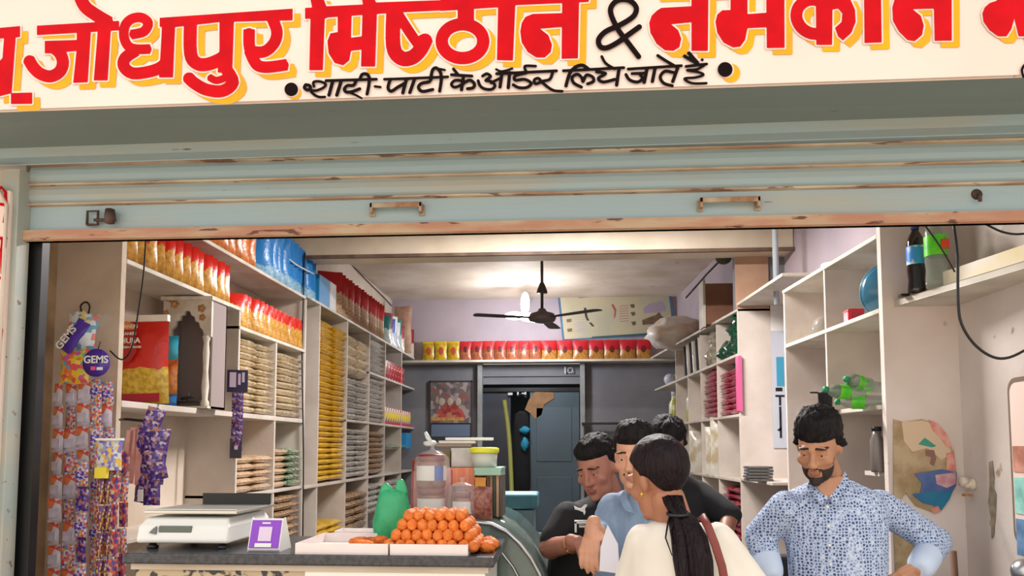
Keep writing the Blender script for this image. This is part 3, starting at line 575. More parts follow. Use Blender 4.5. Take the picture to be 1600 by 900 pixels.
# ---- standing packs on left shelves ----
pr=[tag(pouch('snack_pack',.18,.235,.05,redgold,s),'red and gold foil snack pack in the upper row over the white shrine','snack pack','red and gold packs over the shrine') for s in (1,2,3)]
scatter(pr,[P_((XL-.075+random.uniform(-.01,.01),3.27+.083*i,zA),.62+random.uniform(-.1,.1),None,-.12) for i in range(13)],seq('red and gold snack pack in the row over the shrine',13))
pr=[tag(pouch('snack_pack',.17,.225,.05,redgold,s),'red and gold foil snack pack in the lower row above the beige packet stacks','snack pack','red and gold packs above the beige stacks') for s in (4,5)]
scatter(pr,[P_((XL-.075+random.uniform(-.01,.01),yB_+.08+.083*i,zBp),.62+random.uniform(-.1,.1),None,-.12) for i in range(13)],seq('red and gold snack pack above the beige stacks',13))
pr=[tag(pouch('snack_pack',.18,.24,.06,orangef,s),'orange foil snack pack on the top left shelf before the blue packs','snack pack','orange packs on the top shelf') for s in (1,2)]
scatter(pr,[P_((XL-.08,3.72+.1*i,zT),.6+random.uniform(-.1,.1)) for i in range(10)],seq('orange foil snack pack on the top left shelf',10))
pr=[tag(pouch('snack_pack',.2,.36,.06,bluef,s),'blue foil snack pack on the top left shelf under the shutter','snack pack','blue packs on the top shelf') for s in (1,2,3)]
scatter(pr,[P_((XL-.08+random.uniform(-.01,.01),YL(410)+.05+.098*i,zT),.6+random.uniform(-.1,.1)) for i in range(10)],seq('blue foil snack pack on the top left shelf',10))
bx=empty('carton',(XL-.13,YL(490)+.3,zT+.02),'bright blue and white carton on the top left shelf before the red packs','box')
MB().box(-.12,-.2,0,.12,.08,.235).build('box_body',M('bright blue card',(0,0,0)),bx,bevel=.004); MB().box(-.122,.08,0,.122,.25,.235).build('white_side',M('white card',(228,230,230),.6),bx,bevel=.003); MB().box(-.122,-.19,.236,.1,.25,.24).build('lid_flap',MATS['white card'],bx)
pr=[tag(pouch('snack_pack',.22,.37,.06,redgold2,s),'dark red and cream foil snack pack on the top rear left shelf','snack pack','dark red packs on the rear top shelf') for s in (7,8,9)]
scatter(pr,[P_((XL-.08,6.45+.105*i,zT+.02),.6+random.uniform(-.15,.15)) for i in range(16)],seq('dark red and cream snack pack behind the blue carton',16))
cols3=[('teal',(24,110,104),(200,214,206)),('white',(214,218,224),(196,200,210)),('blue',(30,90,176),(196,214,230)),('maroon',(150,30,40),(226,206,190))]
y=ys[2]+.2
for i in range(12):
    n,a,b2=cols3[(i*3+i//4)%4]
    p=tag(pouch('snack_pack',.2,.33+.05*(i%2),.06,Mband(n+' and pale foil',a,b2,.5,.4,4),i),n+' and pale foil pack, %s after the dark red packs'%nth(i),'snack pack','%s packs at the rear end of the top shelf'%n)
    p.location=(XL-.09,y,zT+.02); p.rotation_euler=(0,0,.6+random.uniform(-.15,.15)); y+=.125
tag(pouch('big_pack',.22,.6,.1,M('tan paper pack',(196,172,146),.6,col2=(170,120,100),scale=6,bump=.2),3,wr=.02),'tall tan pack with pointed top at the rear end of the top left shelf','snack pack').location=(XL-.05,9.35,zT+.02)
# back ledge row
def ledge(px0,px1,n,mat,label,group,name='snack_pack'):
    x0=atY(px0,560,YB-.12).x; x1=atY(px1,560,YB-.12).x; wd=(x1-x0)/n
    p=tag(pouch(name,wd*.98,.262,.05,mat,2),label,'snack pack',group)
    scatter(p,[P_((x0+wd*(i+.5),YB-.12+random.uniform(-.01,.01),zled),random.uniform(-.06,.06)) for i in range(n)],seq(label,n))
ledge(660,718,3,Mband('yellow ledge foil',(214,180,40),(206,172,44),.9,.1,4,((176,70,50),.5,.2)),'yellow snack pack on the back ledge','yellow packs on the back ledge')
ledge(718,846,7,Mband('red ledge foil',(186,38,44),(172,104,72),.56,.08,4,((90,34,40),.58,.16)),'red and tan snack pack on the back ledge, left group','red packs on the back ledge, left half')
ledge(846,1018,7,Mband('red gold ledge foil',(186,26,40),(186,132,62),.5,.08,4,((104,30,34),.52,.17)),'red and gold snack pack on the ledge, right group','red packs on the back ledge, right half')
# =============== bay by the shrine ===============
bp=empty('bhujia_packet',(atY(224,622,3.55).x,3.55,z1s),'big red and yellow snack packet with white lettering leaning beside the white shrine','snack packet')
bp.rotation_euler=(0,-.03,.08)
w_=84/F*3.55; h_=(625-484)/F*3.55
m=Mband('big red and yellow foil',(206,40,26),(222,186,70),.40,.35,1.3,rough=.28,rnd=0)
pouch('pouch',w_,h_,.09,m,5,12,12,parent=bp)
def fp(px,py): q=atY(px,py,3.5); return (q.x-bp.location.x,q.z-z1s)
MB().prism([fp(*q) for q in [(184,505),(203,502),(214,507),(214,515),(184,515)]],-.062,-.06).build('orange_badge',M('orange print',(226,140,40),.4),bp)
MB().prism([fp(*q) for q in [(182,515),(214,515),(216,550),(205,566),(182,564)]],-.06,-.058).build('dark_red_patch',M('dark red print',(172,34,30),.4),bp)
MB().box(-w_/2,-.03,.012,w_/2*.72,-.024,.05).build('dark_band',M('crimson band print',(168,22,44),.4),bp)
MB().box(-w_/2,-.02,h_-.02,w_/2,.01,h_+.012).build('white_crimp',M('white print',(232,226,216),.4),bp)
for (px,py,s,t) in ((204,511,.024,'BIKANERI'),(204,522,.02,'BIKANERI'),(205,533,.036,'BHUJIA'),(205,543,.014,'NAMKEEN SNACKS')):
    x,z=fp(px,py); text_mesh(t,s,MATS['white print'],'white_lettering',bp,Matrix.Translation((x,-.066,z))@FACE)
p=empty('snack_packet',(atY(256,622,3.72).x,3.72,z1s),'narrow packet in turquoise, orange and blue behind the big red packet','snack packet')
hh=.36
def seg3(z0,z1,m,nm):
    o=pouch(nm,.14,z1-z0,.06,m,7,parent=p); o.location.z=z0
seg3(0,.06,M('deep blue print',(30,110,190),.35),'blue_band'); seg3(.055,.24,M('orange snack print',(214,142,66),.35,col2=(176,100,50),scale=40),'snack_picture'); seg3(.235,hh,M('turquoise print',(40,180,214),.35),'turquoise_top')
# shrine
shy=3.98; sx0=atY(258,500,shy).x; sx1=atY(333,500,shy).x; sw=sx1-sx0; shh=zA-.03-z1s
mbl=M('white marble paint',(222,216,204),.5,col2=(196,188,172),scale=14); gold=M('gold ochre paint',(196,150,80),.5,col2=(160,110,60),scale=30)
s=empty('home_shrine',((sx0+sx1)/2,shy,z1s),'small white marble shrine with cusped arch and gold flowers on the left shelf','shrine')
def sq(px,py): q=atY(px,py,shy); return (q.x-s.location.x,q.z-z1s)
arch_l=[(271,516),(277,510),(278,503),(284,501),(285,494),(291,493),(292,487),(296,486)]
arch_r=[(300,488),(302,494),(307,496),(308,503),(314,505),(315,512),(320,517),(321,530)]
hw=sw/2
pts=[(-hw,sq(0,530)[1]),(-hw,shh),(hw,shh),(hw,sq(0,530)[1]),sq(321,530)]+[sq(*q) for q in reversed(arch_r)]+[sq(*q) for q in reversed(arch_l)]+[sq(271,530)]
mid=sq(296,486)
L_=[(-hw,pts[0][1]),(-hw,shh),(mid[0],shh)]+[sq(*q) for q in reversed(arch_l)]+[sq(271,530)]
R_=[(mid[0],shh),(hw,shh),(hw,pts[3][1]),sq(321,530)]+[sq(*q) for q in reversed(arch_r)]+[mid]
MB().prism(L_,-.02,.0).prism(R_,-.02,.0).build('cusped_arch',mbl,s)
for sx_,a in ((-hw+.025,1),(hw-.028,1)):
    MB().lathe([(.024,0),(.024,.03),(.015,.05),(.02,.12),(.014,.2),(.018,.3),(.014,.36),(.022,.39),(.022,sq(0,529)[1])],12,(sx_,-.012,0)).build('column',mbl,s)
MB().box(-hw,-.04,-.0,hw,.17,.012).build('base_slab',mbl,s); MB().box(-hw,.16,0,hw,.17,shh).box(-hw,0,0,-hw+.01,.17,shh).box(hw-.01,0,0,hw,.17,shh).build('back_panel',M('shrine inner shade tone',(150,136,134),.8),s)  # greyish mauve inner colour holds the shade inside the white shrine
MB().box(-hw-.01,-.035,shh-.02,hw+.01,.17,shh).build('cornice',mbl,s)
def flower(px,py,r):
    x,z=sq(px,py); mb=MB()
    for k in range(5): mb.ell((x+r*.6*math.cos(k*1.257),-.022,z+r*.6*math.sin(k*1.257)),(r*.42,.003,r*.42),8,5)
    mb.build('painted_flower',gold,s)
flower(268,466,.028); flower(276,476,.026); flower(318,483,.024); flower(319,497,.02); flower(263,452,.018); flower(263,490,.018)
tag(MB().tube([(0,0,0),(.14,-.01,.004)],.006).tube([(.03,0,.02),(.1,0,.03)],.008).tube([(.06,0,.0),(.07,0,.05)],.004).build('incense_holder',dark,loc=(s.location.x-.03,shy-.06,z1s+.03)),'small dark incense holder at the shrine\'s foot','holder')
# thin cables
def cable(pts,r,name,label,m=None):
    mb=MB(); q=[Vector(p) for p in pts]; sm=[]
    for i in range(len(q)-1):
        a0=q[max(i-1,0)];a1=q[i];a2=q[i+1];a3=q[min(i+2,len(q)-1)]
        for t in (0,.25,.5,.75): sm.append(.5*((2*a1)+(-a0+a2)*t+(2*a0-5*a1+4*a2-a3)*t*t+(-a0+3*a1-3*a2+a3)*t**3))
    sm.append(q[-1]); return tag(mb.tube(sm,r,6).build(name,m or dark),label,'cable')
cable([atY(228,368,3.15),atY(224,430,3.15),atY(214,500,3.15),atY(205,545,3.15),atY(190,562,3.15),atY(172,548,3.15)],.0035,'hanging_wire','thin dark wire hanging in front of the big red packet')
cable([atY(x,y,yD-.03) for x,y in ((476,395),(474,470),(472,560),(474,700),(473,850),(473,930))],.006,'wall_cable','dark cable running down between the beige stacks and yellow stack')
cable([atX(x,y,XL+.01) for x,y in ((452,405),(465,415),(490,428))],.006,'short_white_cord','short white cord over the blue packs under the beam',wht)
cable([atX(x,y,XW+.012) for x,y in ((540,402),(560,425),(600,465),(612,478))],.006,'sagging_wire','thin dark wire sagging along the upper left wall above red packs')
cable([atY(x,y,2.8) for x,y in ((1490,350),(1496,400),(1497,470),(1502,505),(1520,535),(1545,555),(1570,560),(1600,548),(1640,520)) ],.005,'hanging_cable','dark cable hanging in a loop on the right wall')
cable([atY(x,y,2.75) for x,y in ((1540,350),(1565,362),(1590,366),(1620,362))],.004,'top_cable','short dark cable just under the shutter at far right')
cable([atY(x,y,2.85) for x,y in ((1445,352),(1460,372),(1475,395),(1492,425))],.003,'thin_wire','thin wire slanting beside the bottle with green label')
# =============== COUNTER ===============
ZC=1.152; YC0=2.4
cx0=atY(190,880,YC0).x; cx1=atY(772,880,YC0).x
ct=empty('counter',((cx0+cx1)/2,YC0,0),'shop counter with black stone top and pale front below the weighing scale','counter')
hw=(cx1-cx0)/2
MB().box(-hw,0,ZC-.035,hw,.5,ZC).build('countertop',M('black stone top',(46,46,50),.25,col2=(70,70,76),scale=60),ct,bevel=.006)
MB().box(-hw+.02,.02,ZC-.055,hw-.02,.47,ZC-.035).build('rail',cream,ct)
MB().box(-hw+.03,.03,0,-hw+.6,.45,ZC-.055).build('shelf_box',M('beige patterned panel',(190,170,140),.6,col2=(60,60,62),scale=28,lo=.5,hi=.56),ct)
MB().box(-hw+.6,.025,0,hw-.03,.45,ZC-.055).build('front_panel',M('white laminate',(236,236,228),.35),ct,bevel=.004)
# weighing scale
ya=2.5; sx0=atY(214,840,ya).x; sx1=atY(356,840,ya).x
ws=empty('weighing_scale',((sx0+sx1)/2,ya,ZC),'white electronic weighing scale with steel platter on the counter','scale'); hw2=(sx1-sx0)/2
rg=[]
for z,f,b in ((.02,-.0,.36),(.03,-.006,.366),(.075,.006,.36),(.098,.03,.35),(.104,.04,.34)):
    e=.0 if z<.08 else .012
    rg.append([(-hw2+e,f,z),(hw2-e,f,z),(hw2-e,b,z),(-hw2+e,b,z)])
MB().loft(rg,smooth=False).build('body',wht,ws,bevel=.006)
MB().box(-hw2+.075,-.0,.055,-hw2+.19,.01,.078).build('display',M('grey lcd',(96,104,96),.3),ws,bevel=.002)
MB().prism([(-.115,.055),(-.1,.07),(-.088,.078),(-.09,.05)],-.005,.0).build('printed_mark',M('grey print',(110,110,116),.5),ws)
MB().box(-hw2+.01,.02,.116,hw2+.02,.36,.128).box(-hw2+.01,.02,.128,hw2+.02,.026,.134).build('platter',M('steel platter',(206,204,196),.3,.6),ws,bevel=.003)
MB().lathe([(.03,.1),(.03,.118)],12,(0,.2,0)).build('platter_support',dark,ws)
MB().box(-hw2+.08,.3,.128,-hw2+.34,.31,.17).build('rear_display_bar',blk,ws)
for x in (-hw2+.04,hw2-.03):
    for y in (.03,.32): MB().lathe([(.018,0),(.02,.006),(.012,.012),(.012,.024)],12,(x,y,0)).build('foot',blk,ws)
# purple payment stand
q=atY(412,865,2.47)
ps=empty('payment_stand',(q.x,2.47,ZC),'small purple and white payment stand beside the scale','stand',rz=0)
pur=M('purple print',(134,60,190),.4); w0=.055
sl=Matrix.Rotation(-.32,4,'X')
MB().prism([(0,0),(.1,0),(.045,.105),(.035,.105)],-w0,w0,'x').build('wedge_body',wht,ps,bevel=.004)
MB().box(-w0,-.006,.004,w0,-.001,.108,mat=sl).build('face_panel',wht,ps,bevel=.002)
MB().box(-w0+.005,-.0085,.009,w0-.005,-.006,.103,mat=sl).build('purple_card',pur,ps)
MB().box(-.022,-.011,.032,.022,-.0085,.08,mat=sl).build('pale_square',M('pale lilac',(214,196,220),.5),ps)
MB().box(-.03,-.011,.012,.026,-.0085,.025,mat=sl).build('white_strip',wht,ps)
MB().box(-.014,-.011,.09,.014,-.0085,.095,mat=sl).build('white_strip',wht,ps)
# trays
def tray(px0,px1,label,y=2.42,z=ZC,d=.3,py=860):
    x0=atY(px0,py,y).x; x1=atY(px1,py,y).x
    t=empty('sweet_tray',((x0+x1)/2,y,z),label,'tray'); h=(x1-x0)/2; m=M('white tray card',(236,226,222),.5,col2=(222,208,206),scale=5)
    MB().box(-h,0,0,h,d,.004).build('base',m,t)
    MB().box(-h,0,.004,h,.006,.034).build('front_side',m,t,bevel=.001); MB().box(-h,d-.006,.004,h,d,.034).build('rear_side',m,t); MB().box(-h,.006,.004,-h+.006,d-.006,.034).box(h-.006,.006,.004,h,d-.006,.034).build('end_side',m,t)
    return t
ta=tray(461,606,'long white tray with a few orange sweets, left of the laddoo tray')
tb=tray(609,731,'white tray carrying the heap of orange laddoos')
tray(522,588,'small white tray standing behind the left tray',y=2.78,z=ZC,d=.1,py=850)
lad=M('orange laddoo',(236,134,52),.6,col2=(214,106,36),scale=60,lo=.35,hi=.65,bump=.7,bscale=90,rnd=.1,sss=.1)
protos=[tag(MB().ell((0,0,0),(.0185,.0185,.0205),14,9,nz=.16,seed=k).build('laddoo',lad),'round orange laddoo in the heap on the white tray','sweet','laddoos heaped on the tray') for k in range(4)]
pl=[]; LB=[]; tx=tb.location.x
z0=ZC+.026
for lay,(nx,ny) in enumerate(((9,6),(8,6),(7,5),(6,4))):
    for j in range(ny):
        for i in range(nx):
            LB.append('orange laddoo, %s layer, %s row, %s from left'%(('bottom','second','third','top')[lay],nth(j,'front'),nth(i)))
            pl.append(P_((tx-.0+(i-(nx-1)/2)*.0345+random.uniform(-.003,.003)+.004,2.452+lay*.014+j*.035+random.uniform(-.002,.002),z0+lay*.0305+random.uniform(-.002,.002)),random.uniform(0,6),None,random.uniform(-.3,.3)))
scatter(protos,pl,LB)
pl=[]; la=[]
p=tag(MB().ell((0,0,0),(.03,.02,.012),12,8,nz=.3,seed=3).build('orange_sweet',lad),'flat orange sweet left in the near-empty tray','sweet','orange sweets left in the tray')
for i in range(8): pl.append(P_((ta.location.x+.0+.012*i+random.uniform(-.01,.01),2.5+random.uniform(0,.16),ZC+.018+.006*(i%2)),random.uniform(0,3)))
scatter(p,pl,seq('flat orange sweet left in the near-empty tray',8))
p=tag(MB().ell((0,0,0),(.028,.025,.02),12,8,nz=.3,seed=8).build('orange_sweet',lad),'loose orange sweet at the right end of the laddoo tray','sweet','loose sweets right of the tray')
scatter(p,[P_((tx+.18,2.5,ZC+.02)),P_((tx+.19,2.56,ZC+.02),1),P_((tx+.175,2.61,ZC+.02),2)],seq('loose orange sweet at the right end of laddoo tray',3,'from the front'))
# green carrier bag
gbm=M('green carrier film',(60,190,130),.35,col2=(36,166,104),scale=7,bump=.9,bscale=22,trans=.25,rnd=0)
gb=empty('carrier_bag',(atY(612,855,2.75).x,2.75,ZC),'upright green plastic carrier bag with two handle loops behind the trays','bag')
mb=MB(); rings=[]
for z,wx,wy,ox in ((0,.05,.03,-.008),(.02,.06,.042,-.008),(.07,.066,.048,-.004),(.12,.062,.042,.0),(.155,.056,.034,.003),(.18,.05,.024,.004),(.19,.046,.012,.004)):
    rings.append([(ox+wx*math.cos(a)*(1+.1*noise.noise(Vector((a*2,z*20,1)))),wy*math.sin(a)*(1+.25*noise.noise(Vector((a*3,z*20,4)))),z) for a in [2*PI*i/28 for i in range(28)]])
mb.loft(rings); mb.build('bag_body',gbm,gb)
for c0,h in ((-.024,.212),(.03,.228)):
    mb=MB(); rg=[]
    for z,wx,wy,ox in ((.165,.026,.02,0),(.185,.024,.014,.002),(.2,.02,.01,.002),(h-.006,.013,.008,0),(h,.006,.004,0)):
        rg.append([(c0+ox+wx*math.cos(a),wy*math.sin(a),z) for a in [2*PI*i/16 for i in range(16)]])
    mb.loft(rg); mb.build('handle',gbm,gb)
# second counter (glass display case with curved side) running back
ydc=2.93
dc=empty('display_case',(atY(740,860,ydc).x,ydc,0),'curved-glass sweet display case with steel rim right of the laddoos','display case')
def dq(px,py): q=atY(px,py,ydc); return (q.x-dc.location.x,q.z)
arc=[dq(*q) for q in ((700,822),(742,817),(768,820),(792,832),(812,850),(830,873),(843,897),(852,925),(858,960))]
x_l=dq(655,850)[0]
glass=M('greenish display glass',(120,140,134),.08,col2=(96,114,110),scale=3,coat=.5,alpha=.86)
Z3=arc[0][1]
MB().prism([(x_l,.4)]+[(x_l,Z3-.01)]+arc+[(arc[-1][0],.4)],.0,.012).build('end_glass',glass,dc)
strip_pts=arc; mb=MB(); rr=[]
for x,z in arc: rr.append([(x,-.01,z),(x,.78,z)])
vs=[p for r in rr for p in r]; fs=[(2*i,2*i+1,2*i+3,2*i+2) for i in range(len(rr)-1)]
mb.add(vs,fs,0,True); cg=mb.build('curved_glass',glass,dc); sol=cg.modifiers.new('solid','SOLIDIFY'); sol.thickness=.008
MB().tube([(x,-.012,z+.004) for x,z in arc],.009,8).build('steel_rim',chrome,dc)
MB().tube([(x-.07,-.012,z-.03) for x,z in arc[2:]],.005,8).build('steel_inner_rim',chrome,dc)
MB().box(x_l-.2,-.01,Z3-.012,dq(748,0)[0],.8,Z3+.02).build('top_slab',M('black stone top',(0,0,0)),dc,bevel=.005)
MB().box(x_l-.2,.02,0,arc[-1][0]-.01,.78,.4).build('base_cabinet',M('white laminate',(0,0,0)),dc)
MB().box(x_l-.2,.02,.4,x_l,.78,Z3-.02).build('rear_frame',dark,dc)
q=[dq(*k) for k in ((660,872),(700,850),(748,838),(772,842),(778,855),(745,880),(700,884))]
tag(MB().prism([(atY(*k,2.6).x,atY(*k,2.6).z) for k in ((700,866),(742,846),(778,850),(780,858),(748,884),(700,884))],2.6,2.64).build('stone_offcut',M('black stone top',(0,0,0)),bevel=.004),'dark stone ledge piece joining counter and curved display case','ledge')
Z3+=.02
# =============== goods on the display case ===============
pink=M('brick pink jelly jar',(186,96,84),.3,col2=(150,66,60),scale=20)
jl=M('jar of brown sweets',(150,92,64),.2,col2=(110,60,44),scale=50,coat=.6); lidm=M('maroon jar lid',(126,46,40),.35)
lab=M('white and blue label',(226,224,220),.5)
clear=M('clear film bag',(226,222,222),.12,trans=.0,alpha=.22,coat=.6,spec=.8,bump=.8,bscale=20)
def jar(px,pyb,pyt,wpx,Y,label,body=jl,lid=lidm,zb_=None,lb=lab,lc=None):
    b=atY(px,pyb,Y); t=atY(px,pyt,Y); h=t.z-b.z; r=wpx/F*Y/2
    e=empty('sweet_jar',(b.x,Y,b.z if zb_ is None else zb_),label,'jar')
    MB().lathe([(r*.92,0),(r,.01),(r,h*.72),(r*.86,h*.8),(r*.8,h*.82)],24).build('jar_body',body,e)
    MB().lathe([(r*.92,h*.8),(r*.95,h*.82),(r*.95,h*.98),(r*.85,h)],24).build('lid',lid,e)
    MB().lathe([(r*1.01,h*.22),(r*1.01,h*.66)],24,caps=False).build('label',lb,e)
    if lc: 
        mb=MB().loft([[(r*1.02*math.cos(a),r*1.02*math.sin(a),z) for a in [-1.2+i*.1 for i in range(8)]] for z in (h*.22,h*.66)],closed=False,caps=False); mb.build('label_band',lc,e)
    return e
Yj=3.03
j1=jar(674,800,752,44,Yj,'lower brown sweet jar with white label inside the tied clear bag',zb_=Z3)
jb=j1.location.z; h1=(atY(674,752,Yj).z-atY(674,800,Yj).z)
j2=jar(674,752,700,46,Yj,'upper jar with red lid and blue and white label inside the tied clear bag',zb_=Z3+h1+.0,lc=M('blue label print',(30,90,180),.4))
def fbag(name,label,x,Y,z,w,h,d,top=True,mat=clear,neck=.35):
    e=empty(name,(x,Y,z),label,'bag'); rings=[]
    prof=[(0,.7),(.03,.95),(.3,1.0),(.6,.97),(.82,.85),(.9,.5),(.93,.12),(.97,.1),(1.03,.3)] if top else [(0,.8),(.03,1),(.5,1),(1,.95)]
    for k,(t,s_) in enumerate(prof):
        rings.append([(w/2*s_*math.cos(a)*(1+.07*noise.noise(Vector((math.cos(a)*3,math.sin(a)*3,t*5)))),d/2*s_*math.sin(a)*(1+.08*noise.noise(Vector((math.cos(a)*3,math.sin(a)*3,t*5+3)))),h*t) for a in [2*PI*i/24 for i in range(24)]])
    MB().loft(rings,caps=not top or True).build('film',mat,e); 
    return e
e=fbag('jar_bag','clear plastic bag tied at top around two stacked sweet jars',atY(675,800,Yj).x,Yj,Z3,.155,h1*2+.05,.15)
MB().ell((-.01,0,h1*2+.055),(.03,.02,.012),10,6,nz=.5).tube([(0,0,h1*2+.05),(-.02,0,h1*2+.08),(-.03,0,h1*2+.1)],[.007,.01,.006],8).build('knot',M('milky film',(206,212,208),.3,bump=.5,bscale=40),e)
j3=jar(654,800,712,24,3.13,'slim pink jar at the left edge of the tied clear bag',body=pink,lb=pink,zb_=Z3)
j4=jar(724,805,762,34,3.0,'brown jar inside the crinkled bag right of the stacked jars',zb_=Z3)
fbag('sweet_bag','crinkled clear bag holding a jar behind the laddoos',atY(722,800,3.0).x,3.0,Z3,.12,.16,.13,True)
sp_=M('dark red candies',(120,50,48),.3,col2=(160,110,90),scale=60); 
def boxx(name,px0,px1,pyt,pyb,Y,d,mat,label,cat='box',zb_=None,lidm_=None,bev=.003):
    a=atY(px0,pyb,Y); b=atY(px1,pyt,Y); e=empty(name,((a.x+b.x)/2,Y,a.z if zb_ is None else zb_),label,cat); h=b.z-e.location.z; w=(b.x-a.x)/2
    MB().box(-w,0,0,w,d,h-.004).build('carton_body',mat,e,bevel=bev); MB().box(-w-.001,-.001,h-.01,w+.001,d+.001,h).build('lid',lidm_ or mat,e); return e
orp=M('salmon striped wrapper',(226,116,92),.35,col2=(240,160,120),scale=3,stretch=(30,1,1)); pkp=M('pale pink wrapper',(226,140,150),.4,col2=(240,180,180),scale=3,stretch=(30,1,1))
boxx('sweet_box',706,742,731,770,3.15,.14,orp,'salmon pink striped box behind the jars',zb_=Z3+.12)
boxx('sweet_box',688,706,731,800,3.17,.1,pkp,'narrow pale pink box between the jars and the salmon box',zb_=Z3)
boxx('support_box',706,745,770,800,3.16,.14,M('tan card',(190,150,110),.7),'tan box under the salmon striped box',zb_=Z3)
boxx('orange_box',742,759,746,806,3.10,.16,M('orange and yellow card',(226,140,60),.5,col2=(240,196,80),scale=9),'upright orange and yellow box right of the salmon box',zb_=Z3)
for i,(c_,n) in enumerate((((96,66,56),'brown'),((150,110,84),'tan'),((60,70,60),'dark green'),((186,150,120),'beige'),((90,80,74),'grey brown'))):
    boxx('thin_box',760+i*5,764.6+i*5,742,806,3.10,.18,M(n+' carton card',c_,.5),'thin %s carton standing at the right end of the display goods'%n,zb_=Z3)
boxx('box_lid',741,783,731,744,3.08,.22,M('pale green plastic',(150,190,172),.3),'pale green plastic box lying on the upright cartons',zb_=atY(760,743,3.08).z)
wt=boxx('white_tub',705,770,700,728,3.20,.2,M('white printed card',(206,206,200),.5,col2=(176,176,172),scale=14),'white printed carton stacked on the salmon box',zb_=atY(740,730,3.2).z)
yc=empty('yellow_lid_tub',(atY(756,700,3.14).x,3.16,atY(756,731,3.1).z),'clear tub with bright yellow lid on the pale green box','tub')
MB().lathe([(.05,0),(.056,.06)],20).build('tub',M('frosted tub',(196,200,190),.3),yc); MB().lathe([(.06,.06),(.062,.066),(.062,.08),(.05,.084)],20).build('lid',M('bright yellow lid',(222,222,60),.35),yc)
for i,(x0,x1,c_,n) in enumerate(((686,742,(150,130,112),'grey brown'),(690,748,(214,206,200),'white'),(700,776,(226,226,224),'thin white'))):
    tag(MB().box(-.0,0,0,(x1-x0)/F*3.25,.2,.012).build('booklet',M(n+' booklet paper',c_,.6),loc=(atY(x0,0,3.25).x,3.25,atY(700,700-2-i*5,3.25).z),rot=(0,0,.05*i),bevel=.002),n+' booklet lying on top of the goods on the display case','booklet')
boxx('support_box',686,704,702,731,3.24,.16,M('olive card',(120,104,70),.6),'olive brown box under the booklets beside the tied bag',zb_=atY(690,731,3.24).z)
tag(pouch('sweet_pouch',.11,.13,.05,sp_,4),'pouch of dark red candies in front of the upright cartons','pouch').location=(atY(748,820,2.99).x,2.99,Z3)
tag(MB().ell((0,0,.015),(.03,.02,.02),12,8,nz=.4).build('magenta_wrapper',M('magenta foil',(200,50,110),.3)),'small magenta wrapper at the foot of the jars','wrapper').location=(atY(658,800,2.96).x,2.96,Z3)
# blue crate behind case
bc=empty('plastic_crate',(atY(805,800,4.1).x,4.1,1.0),'teal blue plastic crate behind the curved display case','crate')
tm=M('teal crate plastic',(70,128,140),.45,col2=(50,100,116),scale=8)
MB().box(-.1,0,.16,.12,.3,.24).build('upper_tray',tm,bc,bevel=.01); MB().box(-.09,.02,0,.1,.28,.155).build('crate_body',M('grey blue plastic',(110,134,140),.5),bc,bevel=.008)
tag(MB().box(-.13,-.02,0,.14,.35,1.0).build('stool_cabinet',M('dark cabinet',(52,56,60),.6),loc=(bc.location.x,4.1,0),bevel=.005),'dark cabinet that carries the teal crate','cabinet')
cable([atY(x,y,7) for x,y in ((788,625),(795,680),(799,760),(800,840))]+[(atY(800,840,7).x,7,0)],.022,'bamboo_pole','pole',M('yellow green bamboo',(130,134,70),.6))
bpy.data.objects['bamboo_pole']['label']='long yellow green pole leaning in front of the back door'; bpy.data.objects['bamboo_pole']['category']='pole'
for (x,y,rx,rz_,n) in ((820,672,.07,.05,'upper'),(820,694,.05,.09,'lower')):
    c=atY(x,y,YB-.16); tag(MB().ell((0,0,0),(rx,.03,rz_),14,9,nz=.4,seed=x).build('blue_rag',M('turquoise cloth',(24,128,160),.7),loc=c),n+' turquoise rag hanging in the doorway','cloth')
c=atY(814,655,YB-.08); hg=tag(MB().tube([(-.05,0,.3),(0,0,.33),(.09,0,.3)],.01).build('coat_rail',dark,loc=c),'dark rail in the doorway from which garments hang','rail')
c=atY(815,705,YB-.09); tag(MB().loft([[(.11*s*math.cos(a),.05*math.sin(a),z) for a in [2*PI*i/16 for i in range(16)]] for z,s in ((-.9,.95),(-.3,1.05),(.3,.95),(.48,.75),(.52,.3))]).build('black_coat',M('black cloth',(14,14,16),.9),loc=c),'black garment hanging in the back doorway','garment')
# =============== hanging candy ===============
prints={'silver':Mspeck('silver orange candy print',[(190,184,200),(206,202,214),(214,120,70),(200,196,206),(186,180,204),(206,80,60)],38),
'multi':Mspeck('gems candy print',[(206,70,60),(96,70,160),(214,170,90),(214,206,216),(206,110,140),(120,140,180),(226,130,80),(206,200,210)],105),
'purple':Mspeck('purple candy print',[(60,32,110),(84,48,140),(130,110,170),(54,28,96),(186,170,190),(170,110,90)],95),
'yellow':Mspeck('yellow maroon candy print',[(110,40,60),(200,176,80),(140,50,70),(90,60,120),(206,196,190),(120,44,60)],100),
'pinkm':Mspeck('pink candy print',[(190,150,150),(150,60,80),(206,180,150),(80,50,130),(110,90,90),(206,90,70)],70)}
Yc=3.02
def sachet_mesh(m,name,w,h,seed):
    o=pouch(name,w,h,.016,m,seed,5,6,.003); me=o.data; bpy.data.objects.remove(o); return me
gemband=M('purple label band',(72,40,150),.3); 
SM={}
for k,m_ in prints.items():
    for s in range(2): SM[(k,s)]=sachet_mesh(m_,'sachet',.052,.098,s+3)
bandme=MB().prism([(-.021,.034),(-.012,.026),(.02,.03),(.022,.05),(.014,.058),(-.02,.055)],-.012,-.0095).mesh('label_band',[Mspeck('purple white band print',[(64,40,140),(80,54,160),(150,136,206),(60,36,130),(206,200,226)],160)]); bandsil=MB().box(-.02,-.0115,.02,.018,-.0095,.058).mesh('silver_patch',[M('silver foil patch',(204,198,216),.3,.1,col2=(186,178,200),scale=40)])
